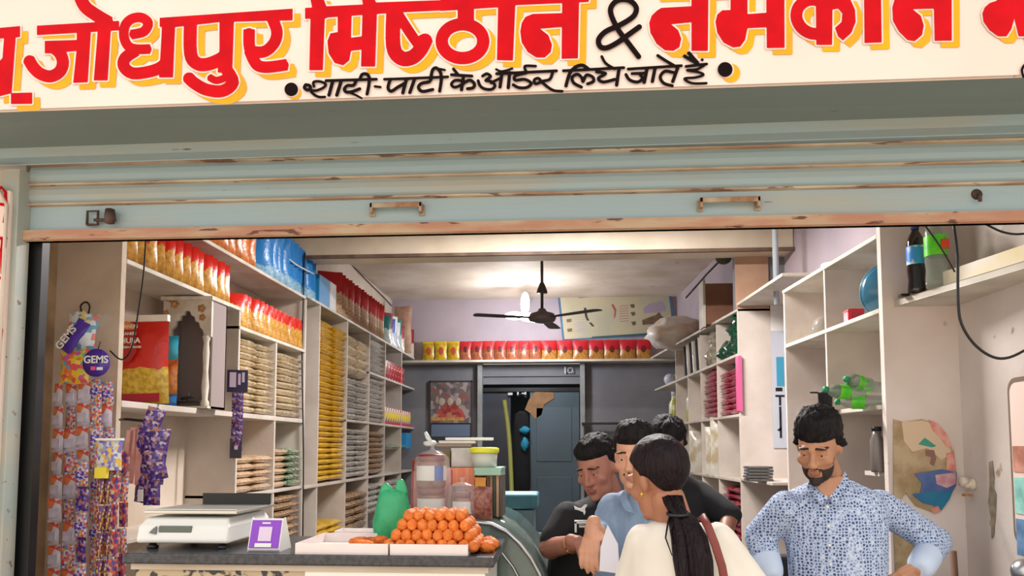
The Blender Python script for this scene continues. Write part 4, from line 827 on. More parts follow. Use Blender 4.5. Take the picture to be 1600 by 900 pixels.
def strip_(px0,px1,py0,py1,kinds,label,Y=Yc,wf=1.0,end='cut'):
    t=atY(px0,py0,Y); b=atY(px1,py1,Y); n=max(2,int((t.z-b.z)/.1+.5)); e=empty('candy_strip',t,label,'candy strip','candy strips hanging on the left pier')
    for i in range(n):
        k=kinds[i%len(kinds)]; o=bpy.data.objects.new('sachet',SM[(k,i%2)]); sc.collection.objects.link(o); o.parent=e
        f=(i+1)/n; o.location=((b.x-t.x)*f,random.uniform(-.006,.006),-(t.z-b.z)*f); o.rotation_euler=(random.uniform(-.05,.05),random.uniform(-.06,.06),random.uniform(-.35,.35)); o.scale=(wf,1,1)
        if k in('multi','purple') and i%2==0: q=bpy.data.objects.new('label_band',bandme)
        elif k=='silver': q=bpy.data.objects.new('silver_patch',bandsil)
        else: q=None
        if q: sc.collection.objects.link(q); q.parent=o
    MB().tube([(0,.012,0),((b.x-t.x),.012,-(t.z-b.z))],.002,5).build('string',dark,e)
    return e
strip_(92,80,600,1000,['silver'],'leftmost candy strip, silver and orange sachets, on the left pier')
strip_(112,101,600,1000,['silver','multi'],'second candy strip from the left, silver with multicoloured sachets',Y=3.05)
strip_(131,124,594,1000,['silver'],'third candy strip from the left with large silver patches',Y=3.02)
strip_(150,147,592,1000,['multi'],'fourth candy strip from the left, multicoloured with purple labels',Y=2.98)
strip_(167,166,596,1000,['multi','silver'],'fifth candy strip from the left, below the round purple card',Y=3.03)
strip_(128,122,720,1000,['multi','purple'],'short front candy strip of multicoloured sachets low on the pier',Y=2.9)
strip_(158,152,700,1000,['yellow'],'narrow yellow and maroon candy strip below the clear card',Y=2.88,wf=.5)
strip_(169,163,700,1000,['yellow'],'second narrow yellow and maroon candy strip beside the first one',Y=2.9,wf=.5)
strip_(181,174,700,1000,['pinkm'],'pinkish candy strip at the right side of the bunch',Y=2.9,wf=.8)
strip_(193,190,705,985,['pinkm','multi'],'rightmost candy strip of the bunch, beside the scale',Y=2.94,wf=.8)
hk=cable([atY(x,y,3.16) for x,y in ((128,488),(126,478),(134,472),(140,478),(138,490))],.004,'wire_hook','dark wire hook on the pier that carries the candy bunch')
e=empty('candy_bag',atY(116,600,2.98),'crumpled multicoloured candy bag at the head of the candy strips','candy bag')
pouch('bag_body',.125,.14,.05,Mspeck('bright confetti print',[(230,190,40),(220,80,90),(90,170,190),(236,210,80),(230,120,60),(190,200,60),(200,90,150)],55),5,parent=e,wr=.02)
e=empty('candy_pack',atY(124,548,3.0),'crumpled purple and pale candy pack hanging from the wire hook','candy pack'); e.rotation_euler=(0,.1,0)
pouch('pack_body',.13,.16,.07,Mspeck('blue white confetti print',[(200,206,214),(90,150,180),(214,120,110),(220,200,120),(150,170,190),(206,214,220)],45),9,parent=e,wr=.03)
o=pouch('purple_flap',.06,.15,.03,gemband,2,parent=e,wr=.01); o.location=(-.045,-.03,-.01); o.rotation_euler=(0,.5,0)
text_mesh('GEMS',.045,wht,'white_lettering',e,Matrix.Translation((-.03,-.052,.045))@Matrix.Rotation(-1.0,4,'Y')@FACE)
e=empty('round_card',atY(151,567,2.93),'round purple card with white GEMS lettering above the candy strips','card')
MB().lathe([(.0575,0),(.0575,.004)],36,mat=Matrix.Rotation(PI/2,4,'X')).build('disc',gemband,e)
text_mesh('GEMS',.042,wht,'white_lettering',e,Matrix.Translation((0,-.006,.012))@FACE,.001)
MB().box(-.02,-.007,-.03,.0,-.005,-.015).build('small_print',M('pink print',(220,90,140),.4),e); MB().box(.005,-.007,-.03,.03,-.005,-.018).build('small_print',wht,e)
MB().tube([(.0,.004,.055),(.0,.02,.09)],.002,5).build('string',dark,e)
e=empty('clear_card',atY(170,735,2.86),'clear hanging card with purple and yellow print above narrow strips','card')
pouch('film',.105,.12,.02,Mspeck('clear card print',[(206,206,210),(120,110,190),(220,180,70),(190,190,196),(150,150,170)],75),3,parent=e); MB().box(-.052,-.012,.117,.052,.012,.126).build('white_bar',wht,e)
MB().box(-.048,-.016,-.03,-.0,-.0,.012).build('yellow_band',M('lemon print',(226,206,60),.4),e)
# rod with purple candy bundle and pink slips
Yr=3.15; a=atY(198,655,Yr); b=atY(250,660,Yr)
tag(MB().tube([(a.x-.06,Yr+.05,a.z),(a.x,Yr,a.z),(b.x,Yr,b.z)],.006).build('hanging_rod',dark),'dark rod sticking out of the pier holding the purple bundle','rod')
e=empty('candy_bundle',atY(238,665,Yr),'bundle of purple chocolate sachets hanging in front of the empty bay','candy bundle')
for i,(dx,dz,r) in enumerate(((-.05,-.13,.1),(0,-.12,-.1),(.045,-.14,.15),(-.03,-.24,0),(.03,-.25,.1),(.06,-.23,-.2),(-.045,-.33,.1),(.02,-.34,0),(0,-.05,.3),(-.01,-.2,.2))):
    o=pouch('chocolate_sachet',.075,.13,.03,prints['purple'],i,6,7,.006,e); o.location=(dx,-.02*(i%3),dz); o.rotation_euler=(0,r,(i%3-1)*.4)
MB().box(-.028,-.07,-.2,.0,-.066,-.14,mat=Matrix.Rotation(.4,4,'Y')).box(-.015,-.07,-.32,.008,-.066,-.27).build('white_tag',wht,e)
p=tag(MB().box(-.016,-.001,-.24,.016,.001,0).build('pink_slip',M('pink film strip',(206,130,116),.4,col2=(226,170,160),scale=10)),'pink plastic strip hanging left of the purple chocolate bundle','strip','pink strips beside the bundle')
scatter(p,[P_(atY(x,y,Yr-.01),0,None,0,t) for x,y,t in ((204,672,.1),(210,668,.05),(217,670,-.02))],seq('pink plastic strip hanging beside the purple bundle',3))
e=empty('chocolate_strip',atX(369,640,XL+.02),'purple chocolate strip with black header card hanging from the divider','candy strip')
e.rotation_euler=(0,0,.25)
W_=e.location.y
k=W_/F
MB().box(-15*k,-.004,28*k,17*k,0,64*k).build('header_card',M('deep purple card',(48,36,78),.4),e)
for a_,b_2,c_2,d_2 in ((-11,36,-1,60),(2,40,6,58),(8,44,12,60)): MB().box(a_*k,-.006,b_2*k,c_2*k,-.004,d_2*k).build('pale_print',M('pale lilac',(0,0,0)),e)
for i in range(3): 
    o=pouch('chocolate_sachet',18*k,32*k,.012,prints['purple'],i+20,6,7,.004,e); o.location=(2*k,0,-4*k-i*31*k)
MB().box(-8*k,-.004,-78*k,10*k,0,-46*k).build('foot_card',M('dark grey card',(52,48,60),.4),e); MB().box(-1*k,-.006,-64*k,4*k,-.004,-58*k).build('pale_print',MATS['pale lilac'],e)
# =============== CEILING FAN, LAMP, BACK WALL ===============
Yf=7.1; fc=atY(847,497,Yf)
fan=empty('ceiling_fan',(fc.x,Yf,fc.z),'dark three-bladed ceiling fan hanging in the middle of the shop','fan')
fm=M('fan brown grey metal',(74,66,66),.45,.3)
MB().tube([(0,0,.05),(0,0,zc-fc.z)],.014,10).build('downrod',fm,fan)
bz_=atY(847,458,Yf).z-fc.z
MB().lathe([(.02,bz_+.1),(.032,bz_+.07),(.05,bz_+.02),(.052,bz_),(.02,bz_)],18).build('lower_canopy',fm,fan)
MB().lathe([(.03,.09),(.05,.06),(.115,.04),(.135,0),(.12,-.03),(.05,-.045),(.01,-.05)],26).build('motor',M('motor grey',(110,100,100),.4,.3),fan)
for ang in (math.radians(200),math.radians(322),math.radians(80)):
    R=Matrix.Rotation(ang,4,'Z')@Matrix.Rotation(.04,4,'X')
    MB().prism([(.11,-.025),(.22,-.03),(.22,.03),(.11,.025)],-.004,.004,'z',mat=R).prism([(.2,-.045),(.4,-.06),(.64,-.062),(.665,-.03),(.665,.04),(.64,.06),(.4,.055),(.2,.04)],-.003,.003,'z',mat=R).build('blade',fm,fan,bevel=.002)
lampm=M('glowing bulb',(255,250,245),.3,emis=9)
Yl=9.0
lp=empty('bulb_cluster',(atY(814,492,Yl).x,Yl,atY(814,492,Yl).z),'glowing white bulb cluster left of the fan hub','lamp')
MB().ell((.05,0,.14),(.055,.05,.14),16,10).build('upright_bulb',lampm,lp); MB().ell((-.08,0,-.01),(.12,.05,.05),16,10).ell((.09,0,-.03),(.1,.05,.055),16,10).build('side_bulb',lampm,lp)
MB().tube([(.02,0,.05),(.02,.45,.1),(.02,.9,.1)],.02,8).build('holder',wht,lp)
pl_=bpy.data.lights.new('bulb_light','POINT'); pl_.energy=52; pl_.color=(.93,.95,1); pl_.shadow_soft_size=.12; po=bpy.data.objects.new('bulb_light',pl_); sc.collection.objects.link(po); po.parent=lp; po.location=(0,-.15,-.3)
# banner
Yn=YB-.04
bn=empty('banner',(atY(960,480,Yn).x,Yn,atY(960,480,Yn).z),'tilted cream banner with blue border and two portrait busts on the back wall','banner')
def bq(px,py): q=atY(px,py,Yn); return (q.x-bn.location.x,q.z-bn.location.z)
def bpoly(pts,nm,mat,o0,o1): MB().prism([bq(*p) for p in pts],o0,o1).build(nm,mat,bn)
bpoly([(870,450),(1045,431),(1056,522),(879,532)],'blue_border',M('banner blue edge',(70,120,150),.5,col2=(60,90,140),scale=3),-.0,.006)
bpoly([(874,453),(1042,435),(1052,520),(882,530)],'sheet',M('banner cream',(196,184,152),.55,col2=(176,172,150),scale=2.2),-.003,0)
dk=M('banner dark print',(52,54,56),.6); brw=M('banner brown print',(130,100,76),.6,col2=(90,80,60),scale=14); lil=M('banner lilac print',(164,150,170),.6); rd=M('banner red print',(170,80,90),.6)
bpoly([(904,466),(905,463),(967,458),(967,461)],'title_line',brw,-.004,-.003)
for cx_,cy_ in ((1003,449),(1028,447)):
    bpoly([(cx_-9,cy_+12),(cx_-8,cy_+6),(cx_-3,cy_+4),(cx_+3,cy_+4),(cx_+9,cy_+6),(cx_+10,cy_+11)],'bust_shoulders',dk,-.004,-.003)
    bpoly([(cx_+4*math.cos(t*PI/5),cy_-.5+5*math.sin(t*PI/5)) for t in range(10)],'bust_head',brw,-.005,-.004)
bpoly([(1005,482),(1015,474),(1035,470),(1041,480),(1040,486),(1006,490)],'lilac_patch',lil,-.004,-.003)
bpoly([(1003,500),(1025,492),(1030,487),(1034,494),(1046,500),(1046,504),(1004,508)],'landscape_print',brw,-.004,-.003)
bpoly([(912,481),(916,481),(918,495),(921,501),(917,501),(914,494)],'black_arc',dk,-.004,-.003); bpoly([(920,504),(924,504),(929,510),(925,510)],'black_arc',dk,-.004,-.003)
bpoly([(955,476),(958,475),(963,484),(962,494),(959,499),(960,486)],'red_arc',rd,-.004,-.003)
for x,y in ((988,478),(989,490),(990,505)): bpoly([(x-4,y-2),(x+3,y-3),(x+4,y+2),(x-1,y+4)],'dark_mark',brw,-.004,-.003)
for x,y in ((889,501),(890,516)): bpoly([(x-4,y-2),(x+4,y-3),(x+4,y+2),(x-3,y+3)],'dark_mark',brw,-.004,-.003)
for i in range(7):
    x=896+(i%3)*3; y=496+i*3.6
    bpoly([(x,y),(x+18,y-1.2),(x+18,y-.4),(x,y+.8)],'text_line',lil,-.004,-.003); bpoly([(968,478+i*4),(982,477+i*4),(982,477.8+i*4),(968,478.8+i*4)],'text_line',rd,-.004,-.003)
bpoly([(925,526),(1020,520),(1052,516),(1052,519),(1020,523),(925,528)],'teal_line',M('banner teal print',(50,90,90),.6),-.004,-.003)
# framed poster
Yp=YB-.03
po=empty('framed_poster',(atY(704,640,Yp).x,Yp,atY(704,640,Yp).z),'framed poster with red and gold figures left of the back door','poster'); 
def pq(px,py): q=atY(px,py,Yp); return (q.x-po.location.x,q.z-po.location.z)
x0,z1_=pq(671,595); x1_,z0_=pq(738,687)
MB().box(x0,0,z0_,x1_,.02,z1_).build('backing',dark,po)
MB().box(x0+.02,-.004,z0_+.22,x1_-.02,0,z1_-.02).build('print',Mspeck('muted figure print',[(110,96,96),(150,140,136),(128,88,80),(92,84,90),(160,150,140),(120,110,110)],16),po)
MB().prism([pq(*q) for q in ((682,652),(686,640),(696,634),(703,626),(712,634),(722,640),(728,652),(724,656),(684,656))],-.008,-.004).build('red_figures',Mspeck('red figure print',[(150,50,50),(170,70,60),(130,50,50),(176,110,80)],18),po)
MB().box(pq(678,0)[0],-.009,pq(0,659)[1],pq(728,0)[0],-.004,pq(0,654)[1]).build('gold_base',gold,po)
for x in (690,703,716): q=pq(x,628); MB().ell((q[0],-.006,q[1]),(.04,.004,.055),12,8).build('pale_face',M('poster pale print',(176,156,140),.6),po)
MB().box(x0+.03,-.006,z0_+.04,x1_-.03,0,z0_+.2).build('blue_strip',M('slate blue print',(96,112,136),.5),po)
for (a_,b_2,c_2,d_2) in ((x0,z0_,x0+.02,z1_),(x1_-.02,z0_,x1_,z1_),(x0,z1_-.02,x1_,z1_),(x0,z0_,x1_,z0_+.03)): MB().box(a_,-.012,b_2,c_2,.0,d_2).build('frame_bar',M('dark frame wood',(56,50,52),.5),po)
# small white notices near the door head
c=atY(889,578,YB-.03); tag(MB().box(-.06,-.004,-.05,-.04,0,.04).box(-.02,-.004,-.04,.05,0,-.03).box(-.02,-.004,.02,.05,0,.03).box(-.02,-.004,-.04,-.01,0,.03).box(.04,-.004,-.04,.05,0,.03).build('chalk_mark',M('chalk white',(190,196,200),.8),loc=c),'chalk mark above the right end of the back door','marking')
c=atY(808,616,YB-.05); tag(MB().box(-.12,-.004,-.01,-.06,0,.02).box(-.0,-.004,-.03,.02,0,.03).box(.1,-.004,-.04,.12,0,.03).box(.06,-.004,.0,.1,0,.02).build('door_sticker',MATS['chalk white'],loc=c),'small white stickers at the top of the back door','sticker')
c=atY(960,660,YB-.4); tag(MB().box(-.4,-.02,-.02,.35,.3,.0).box(-.38,0,-1.6,-.35,.03,-.02).box(.3,0,-1.6,.33,.03,-.02).build('back_table',dark,loc=(c.x,YB-.4,c.z)),'dark narrow table against the back wall right of the door','table')
# =============== RIGHT SIDE GOODS ===============
def rst(mat,name,label,group,y0,y1,z0,z1,pitch,cols,seed):
    stack(mat,name,label,group,y0,y1,z0,z1,pitch,cols,depth=.3,seed=seed,xs=lambda y:XR(y)+.155,rz=PI/2)
ry=[YR(p) for p in (1122,1096,1076,1057)]
rst(pinkpack,'pink_packet','pink packet in the stack nearest the pier','pink packets nearest the pier',rY3+.05,ry[0]-.02,zq2,zq1-.06,.045,2,40)
rst(pinkpack,'pink_packet','pink packet in the rear pink stack','pink packets in the rear stack',ry[0]+.04,ry[1]-.02,zq2,zq1-.05,.045,1,44)
rst(maroonp,'maroon_packet','maroon packet in the low right stack','maroon packets in the low stack',rY3+.05,ry[0]-.05,.62,zq3-.04,.05,2,47)
e=tag(MB().box(-.004,-.05,0,.02,.05,.42).build('pink_strip_pack',M('bright pink film',(232,96,150),.35),loc=(XR(rY3)+.0,rY3+.02,zq2+.02)),'bright pink upright packet at the pier end of the pink stack','packet')
# white pouches etc.
wp=M('white pouch film',(206,202,190),.3,col2=(176,160,130),scale=9,lo=.45,hi=.6,bump=.4,bscale=18,coat=.4)
for i,(px,pyb,h) in enumerate(((1083,738,.4),(1117,742,.5),(1109,742,.42))):
    Y=YR(px); tag(pouch('white_pouch',.26,h,.12,wp,i+3),('white and tan pouch','crinkled clear pouch','small crinkled pouch')[i]+' on the lower right shelf, number %s from the pier'%('three','one','two')[i],'pouch').location=(XR(Y)+.1,Y+.05,zq3)
yg=M('yellow green bottle',(176,176,70),.3,col2=(206,206,190),scale=10,lo=.45,hi=.55)
for i,px in enumerate((1064,1038)):
    Y=YR(px)-.1; e=empty('squash_bottle',(XR(Y)+.1,Y,zq2),('nearer','farther')[i]+' yellow and white bottle on the rear right shelf','bottle')
    MB().lathe([(.05,0),(.06,.02),(.06,.24),(.03,.3),(.028,.34)],16).build('bottle_body',yg,e); MB().lathe([(.032,.34),(.032,.38)],14).build('cap',M('pale cap',(200,206,210),.4),e)
for i,px in enumerate((1040,1034)):
    Y=YR(px); tag(MB().ell((0,0,.06),(.07,.07,.07),12,8).build('round_pack',M(('pale blue','lemon')[i]+' round pack',((190,196,214),(206,190,70))[i],.4),loc=(XR(Y)+.06+.1*i,Y-.2*i,zq1)),('pale blue','lemon yellow')[i]+' round pack at the far end of the middle right shelf','pack')
dg=M('dark green foil',(20,88,62),.2,col2=(8,40,30),scale=18,bump=.8,bscale=25,coat=.6)
for i,(px,dz) in enumerate(((1152,0),(1140,0),(1129,0),(1146,.12),(1152,.2))):
    Y=YR(px); tag(MB().ell((0,0,.08),(.11,.09,.1),14,9,nz=.5,seed=i).build('foil_packet',dg,loc=(XR(Y)+.12,Y+.14,zq1+dz)),'crumpled dark green foil packet above the pink stack, '+nth(i)+' in the heap','packet','dark green foil packets')
sv=M('silver wrapper',(176,172,160),.25,.3,col2=(130,120,90),scale=16,bump=.7,bscale=25)
for i,(px,dz) in enumerate(((1112,0),(1104,0),(1110,.13))):
    Y=YR(px); tag(MB().ell((0,0,.08),(.1,.1,.1),14,9,nz=.5,seed=i+9).build('silver_packet',sv,loc=(XR(Y)+.1,Y,zq1+dz)),'crumpled silver packet left of the dark green foil, '+nth(i)+' in the heap','packet','silver packets by the green foil')
for i in range(6):
    Y=YR(1094)+.13*i; m_=(wp,M('charcoal sleeve',(50,50,54),.4))[i%2]
    tag(MB().box(0,0,0,.26,.025,.33,mat=Matrix.Rotation(-.25,4,'X')).build('leaning_folder',m_,loc=(XR(Y)+.01,Y,zq1+.0),bevel=.002),('white','charcoal')[i%2]+' flat pack leaning on the middle right shelf, '+nth(i)+' in the row','folder',('white','charcoal')[i%2]+' leaning packs')
# top right shelf goods
Y=YR(1122)-.3; a=atY(1101,490,Y); 
cb=empty('brown_carton',(atY(1126,480,6.6).x,6.6,Rz(1126,500)),'reddish brown carton standing on the high right shelf behind the green foil','box')
MB().box(-.13,0,0,.13,.2,.36).build('carton_body',M('brown card',(140,98,78),.8,col2=(120,82,64),scale=4),cb,bevel=.004); MB().box(-.15,-.01,-.02,-.13,.2,.4).build('pale_edge',shelfe,cb)
e=empty('white_sack',(atY(1048,530,8.7).x,8.3,zq0b-.08),'white and tan plastic sack lying at the end of the high right shelf','sack')
MB().ell((0,0,.17),(.3,.3,.18),18,12,nz=.35,seed=2).build('sack_body',M('white tan sack',(230,226,222),.4,col2=(206,184,164),scale=4,bump=.5,bscale=10),e)
c=atY(1130,402,6.3)
e=empty('wall_fitting',c,'dark dusty round fitting on a thin arm, high on the right wall','fitting')
MB().lathe([(.02,-.03),(.06,-.02),(.07,0),(.055,.02),(.02,.03)],18,mat=Matrix.Rotation(1.2,4,'X')).build('head',M('dusty dark metal',(66,70,60),.8,col2=(96,92,78),scale=30,bump=.5),e)
MB().tube([(0,0,0),(-.12,.1,-.12),(-.28,.2,-.3)],.008,8).build('arm',M('dusty dark metal',(0,0,0)),e)
# small stack of flat steel things beside the pier
e=0
for i in range(5):
    tag(MB().box(-.075,0,0,.085,.16,.017).build('flat_tin',M('grey tin',(120,118,116),.4,.3,col2=(70,70,72),scale=12),loc=(atY(1188,740,5.2).x+random.uniform(-.004,.004),5.2,Rz(1190,752)+.002+i*.021),bevel=.003),'flat grey tin in the small pile beside the pier, '+nth(i,'lowest')+' in the pile','tin','flat tins beside the pier')
# narrow poster strip on the pier
Yq=rY3-.0; np_=empty('narrow_poster',(atY(1217,580,Yq).x,Yq-.004,atY(1217,700,Yq).z),'narrow glossy poster strip, pale blue with dark letters, beside the right shelves','poster')
h_=atY(1217,472,Yq).z-np_.location.z; w_=.055
MB().box(-w_,-.004,0,w_,0,h_).build('sheet',M('pale glossy poster',(190,196,206),.2,coat=.5),np_); MB().box(-w_,-.006,h_*.8,w_,-.004,h_).build('white_top',wht,np_); MB().box(-.02,-.006,h_*.42,.035,-.004,h_*.62).build('teal_print',M('teal print',(60,150,180),.4),np_)
for t,zz in (('T',.32),('I',.24),('J',.17),('I',.1)): text_mesh(t,.11,dark,'dark_lettering',np_,Matrix.Translation((0,-.006,h_*zz))@FACE)
MB().box(-.03,-.006,h_*.385,.02,-.004,h_*.41).build('dark_mark',dark,np_)
# near right shelves
def nr(px,py,dy=.0,Y=None): Y=Y or YR(px)+dy; return atY(px,py,Y)
Yb=3.9; c=atY(1292,404,4.0)
e=tag(MB().lathe([(.03,0),(.06,.012),(.075,.04),(.07,.045),(.05,.02),(.01,.012)],20).build('white_bowl',wht,loc=(XR(4.3)+.12,4.3,zr0)),'small upturned white bowl on the high right shelf','bowl')
Yb=4.45; e=empty('glass_jar',(XR(Yb)+.1,Yb,zr1),'small clear glass tumbler on the right shelf','glass')
gl=M('dull glass',(150,144,136),.1,alpha=.55,coat=.5)
MB().lathe([(.045,0),(.055,.01),(.055,.07),(.045,.1),(.02,.115)],18).build('glass_body',gl,e)
Yb=3.98; rc=empty('red_box',(XR(Yb)+.07,Yb-.02,zr1),'small bright red box on the right shelf beside the blue bowl','box')
rm=M('glossy red plastic',(206,24,36),.25); MB().box(-.04,-.035,0,.04,.035,.07).build('box_body',rm,rc,bevel=.006); MB().box(-.042,-.037,.055,.042,.037,.066).build('lid',rm,rc,bevel=.003); MB().box(-.02,-.04,.02,.01,-.036,.045).build('dark_print',M('dark red print',(0,0,0)),rc)
bb=empty('blue_basin',(XR(3.76)+.16,3.76,zr1),'round blue plastic basin standing on edge in the right shelf','basin')
bm2=M('sea blue plastic',(60,124,156),.3,col2=(44,100,134),scale=3,coat=.3)
MB().lathe([(.07,-.06),(.085,-.055),(.12,.03),(.13,.05),(.124,.05),(.11,.02),(.08,-.045),(.01,-.05)],32,mat=Matrix.Translation((0,0,.125))@Matrix.Rotation(.25,4,'Z')@Matrix.Rotation(-1.35,4,'X')).build('basin_shell',bm2,bb)
MB().lathe([(.127,.046),(.132,.05),(.127,.054)],32,mat=Matrix.Translation((0,0,.125))@Matrix.Rotation(.25,4,'Z')@Matrix.Rotation(-1.35,4,'X')).build('rim',M('pale blue plastic',(110,160,180),.3),bb)
# dark mug/hanger
Yb=4.18; mg=empty('dark_mug',(XR(Yb)+.06,Yb-.06,zr2-.0),'dark metal measuring mug with a side handle above the man\'s head','mug')
mg.location=atY(1290,642,4.05); 
MB().lathe([(.03,0),(.034,.005),(.036,.09),(.04,.1),(.036,.1),(.03,.01)],18).build('mug_body',dark,mg); MB().box(-.075,-.006,.092,-.03,.006,.1).build('handle',dark,mg)
tag(MB().box(-.1,-.02,-.02,.06,.14,0).build('bracket_shelf',shelfm,loc=mg.location),'small bracket shelf under the dark mug','shelf')
# green soft drink bottles lying
gr=M('lime green label',(110,220,30),.35,col2=(60,190,30),scale=18); grc=M('green cap',(20,140,90),.4); pet=M('clear pet',(150,160,150),.1,alpha=.5,coat=.6); coke=M('dark cola',(26,14,12),.08,coat=.5)
def bottle(name,loc,label,rot=(0,0,0),liq=None,lab_=gr,cap=grc,h=.24,r=.034,group=None):
    e=empty(name,loc,label,'bottle',group); e.rotation_euler=rot
    k=h/.24
    pr_=[(r*.7,0),(r*.95,.006*k),(r,.02*k),(r*.9,.05*k),(r,.08*k),(r*.98,.10*k),(r*.98,.155*k),(r,.165*k),(r*.85,.19*k),(r*.4,.215*k),(r*.36,.228*k)]
    MB().lathe(pr_,20).build('bottle_body',liq or pet,e); MB().lathe([(r*1.03,.1*k),(r*1.03,.162*k)],20,caps=False).build('label',lab_,e); MB().lathe([(r*.45,.22*k),(r*.45,.24*k),(r*.3,.244*k)],14).build('cap',cap,e); return e
for i,(px,py,rot,dy) in enumerate(((1332,618,(-1.45,0,1.9),0),(1342,601,(-1.5,.1,2.3),.05),(1362,607,(-1.5,0,2.0),.1),(1368,628,(-1.55,0,1.2),-.05))):
    c=atY(px,py,3.72+dy); bottle('lime_bottle',c+Vector((.05,0,0)),('front lying lime-labelled bottle with green cap','upper lying lime-labelled bottle on the pile','rear lime-labelled bottle resting on the pile','lower lime-labelled bottle at the shelf edge')[i]+', right shelf',rot,lab_=gr,h=.22,r=.033)
# standing bottles on corner shelf
zb2=zr1+.028
c=atZ(1438,473-.3*53,zb2); b1=bottle('cola_bottle',(c.x+.01,c.y+.05,zb2),'dark cola bottle with blue label standing on the right corner shelf',liq=coke,lab_=M('sky blue label',(60,140,220),.35,col2=(190,214,236),scale=16,lo=.52,hi=.56),cap=M('navy cap',(40,60,120),.4),h=.315,r=.037)
c=atZ(1470,473-.3*85,zb2); bottle('lime_soda_bottle',(c.x+.01,c.y+.05,zb2),'clear bottle with lime green label standing right of the cola bottle',lab_=gr,h=.33,r=.044)
k=bpy.data.objects['lime_soda_bottle']; MB().box(-.0,-.05,.16,.032,-.044,.2).build('red_print',M('red orange print',(220,70,40),.4),k); MB().tube([(0,-.035,.25),(.02,-.04,.2)],.002).build('neck_thread',dark,k)
a=atY(1500,420,2.9)
yb2=empty('long_carton',(RW-.03,2.86,zb2),'long pale yellow and white carton with brown end on the far right shelf','box'); yb2.rotation_euler=(0,0,.18)
MB().box(-.07,-.25,0,.0,.42,.075).build('carton_body',M('pale yellow card',(232,214,160),.6,col2=(236,230,220),scale=5),yb2,bevel=.003); MB().box(-.071,-.255,.0,.001,-.2,.077).build('brown_end',M('brown orange card',(190,110,60),.6),yb2)
tag(MB().box(0,0,0,.05,.03,.012).build('small_lighter',dark,loc=(atY(1408,460,3.4).x,3.4,zb2)),'small dark object lying on the corner shelf left of the cola bottle','lighter')
# dark jars on lower right shelf
sh4=zr3-.05
for i,px in enumerate((1372,1380)):
    e=empty('steel_flask',(atY(px,740,3.62).x,3.62+.06*i,1.38),('left','right')[i]+' dull grey flask behind the patterned shirt','flask')
    MB().lathe([(.028,0),(.03,.01),(.03,.15),(.02,.17),(.02,.19)],16).build('flask_body',M('dull grey flask',(120,112,108),.3,.3),e); MB().lathe([(.022,.19),(.022,.21)],12).build('cap',dark,e)
tag(MB().box(-.0,0,0,.3,.25,.02).build('flask_shelf',shelfm,loc=(XR(3.56)+.02,3.56,1.36)),'cream shelf board carrying the two grey flasks','shelf')
# poster scrap on the pier
Yk=3.496
ts=empty('torn_poster',(atY(1445,730,Yk).x,Yk,atY(1445,730,Yk).z),'torn half-round poster with blue, teal and pink scraps on the right pier','poster')
def tq(px,py): q=atY(px,py,Yk); return (q.x-ts.location.x,q.z-ts.location.z)
def tp(pts,nm,m,a_,b_2): MB().prism([tq(*p) for p in pts],a_,b_2).build(nm,m,ts)
tan=M('torn tan paper',(190,168,134),.8,col2=(160,136,100),scale=9,lo=.4,hi=.6,col3=(120,140,110),scale3=12,t3=.64,bump=.3)
tp([(1396,655),(1412,660),(1440,655),(1462,662),(1478,680),(1490,705),(1494,740),(1492,760),(1484,778),(1470,798),(1456,800),(1430,790),(1415,770),(1400,790),(1396,820)],'paper_base',tan,-.003,0)
tp([(1408,660),(1440,657),(1462,664),(1478,682),(1486,710),(1470,718),(1448,700),(1425,706),(1412,690)],'cream_scrap',M('cream torn paper',(214,190,160),.8),-.005,-.003)
tp([(1450,656),(1464,662),(1479,680),(1486,700),(1478,698),(1466,682),(1456,672)],'pink_scrap',M('pink torn print',(214,110,110),.7,col2=(226,180,160),scale=20),-.007,-.005)
tp([(1434,694),(1444,684),(1462,697),(1455,699)],'teal_scrap',M('teal torn print',(60,150,130),.7),-.007,-.005)
tp([(1445,703),(1458,703),(1462,716),(1458,728),(1452,724),(1455,714),(1446,712)],'brown_letter',M('brown torn print',(140,100,90),.7),-.007,-.005)
tp([(1478,708),(1489,706),(1492,732),(1478,736)],'pink_scrap',MATS['pink torn print'],-.007,-.005)
tp([(1428,740),(1470,733),(1494,738),(1493,758),(1486,770),(1455,768),(1436,772),(1440,755)],'blue_scrap',M('blue torn print',(64,92,150),.6,col2=(90,110,160),scale=12),-.007,-.005)
tp([(1460,742),(1492,738),(1492,756),(1478,762),(1462,756)],'mauve_scrap',M('mauve torn print',(190,130,150),.7,col2=(214,180,170),scale=20),-.009,-.007)
tp([(1424,772),(1455,768),(1487,768),(1482,780),(1470,797),(1458,790),(1440,785)],'teal_blue_scrap',M('teal blue torn print',(20,124,150),.6,col2=(40,100,160),scale=10),-.009,-.007)
tp([(1452,796),(1464,790),(1468,798),(1458,802)],'pink_scrap',MATS['pink torn print'],-.01,-.008)
tp([(1396,830),(1420,828),(1436,850),(1440,880),(1436,920),(1400,920)],'peeled_base',tan,-.003,0)
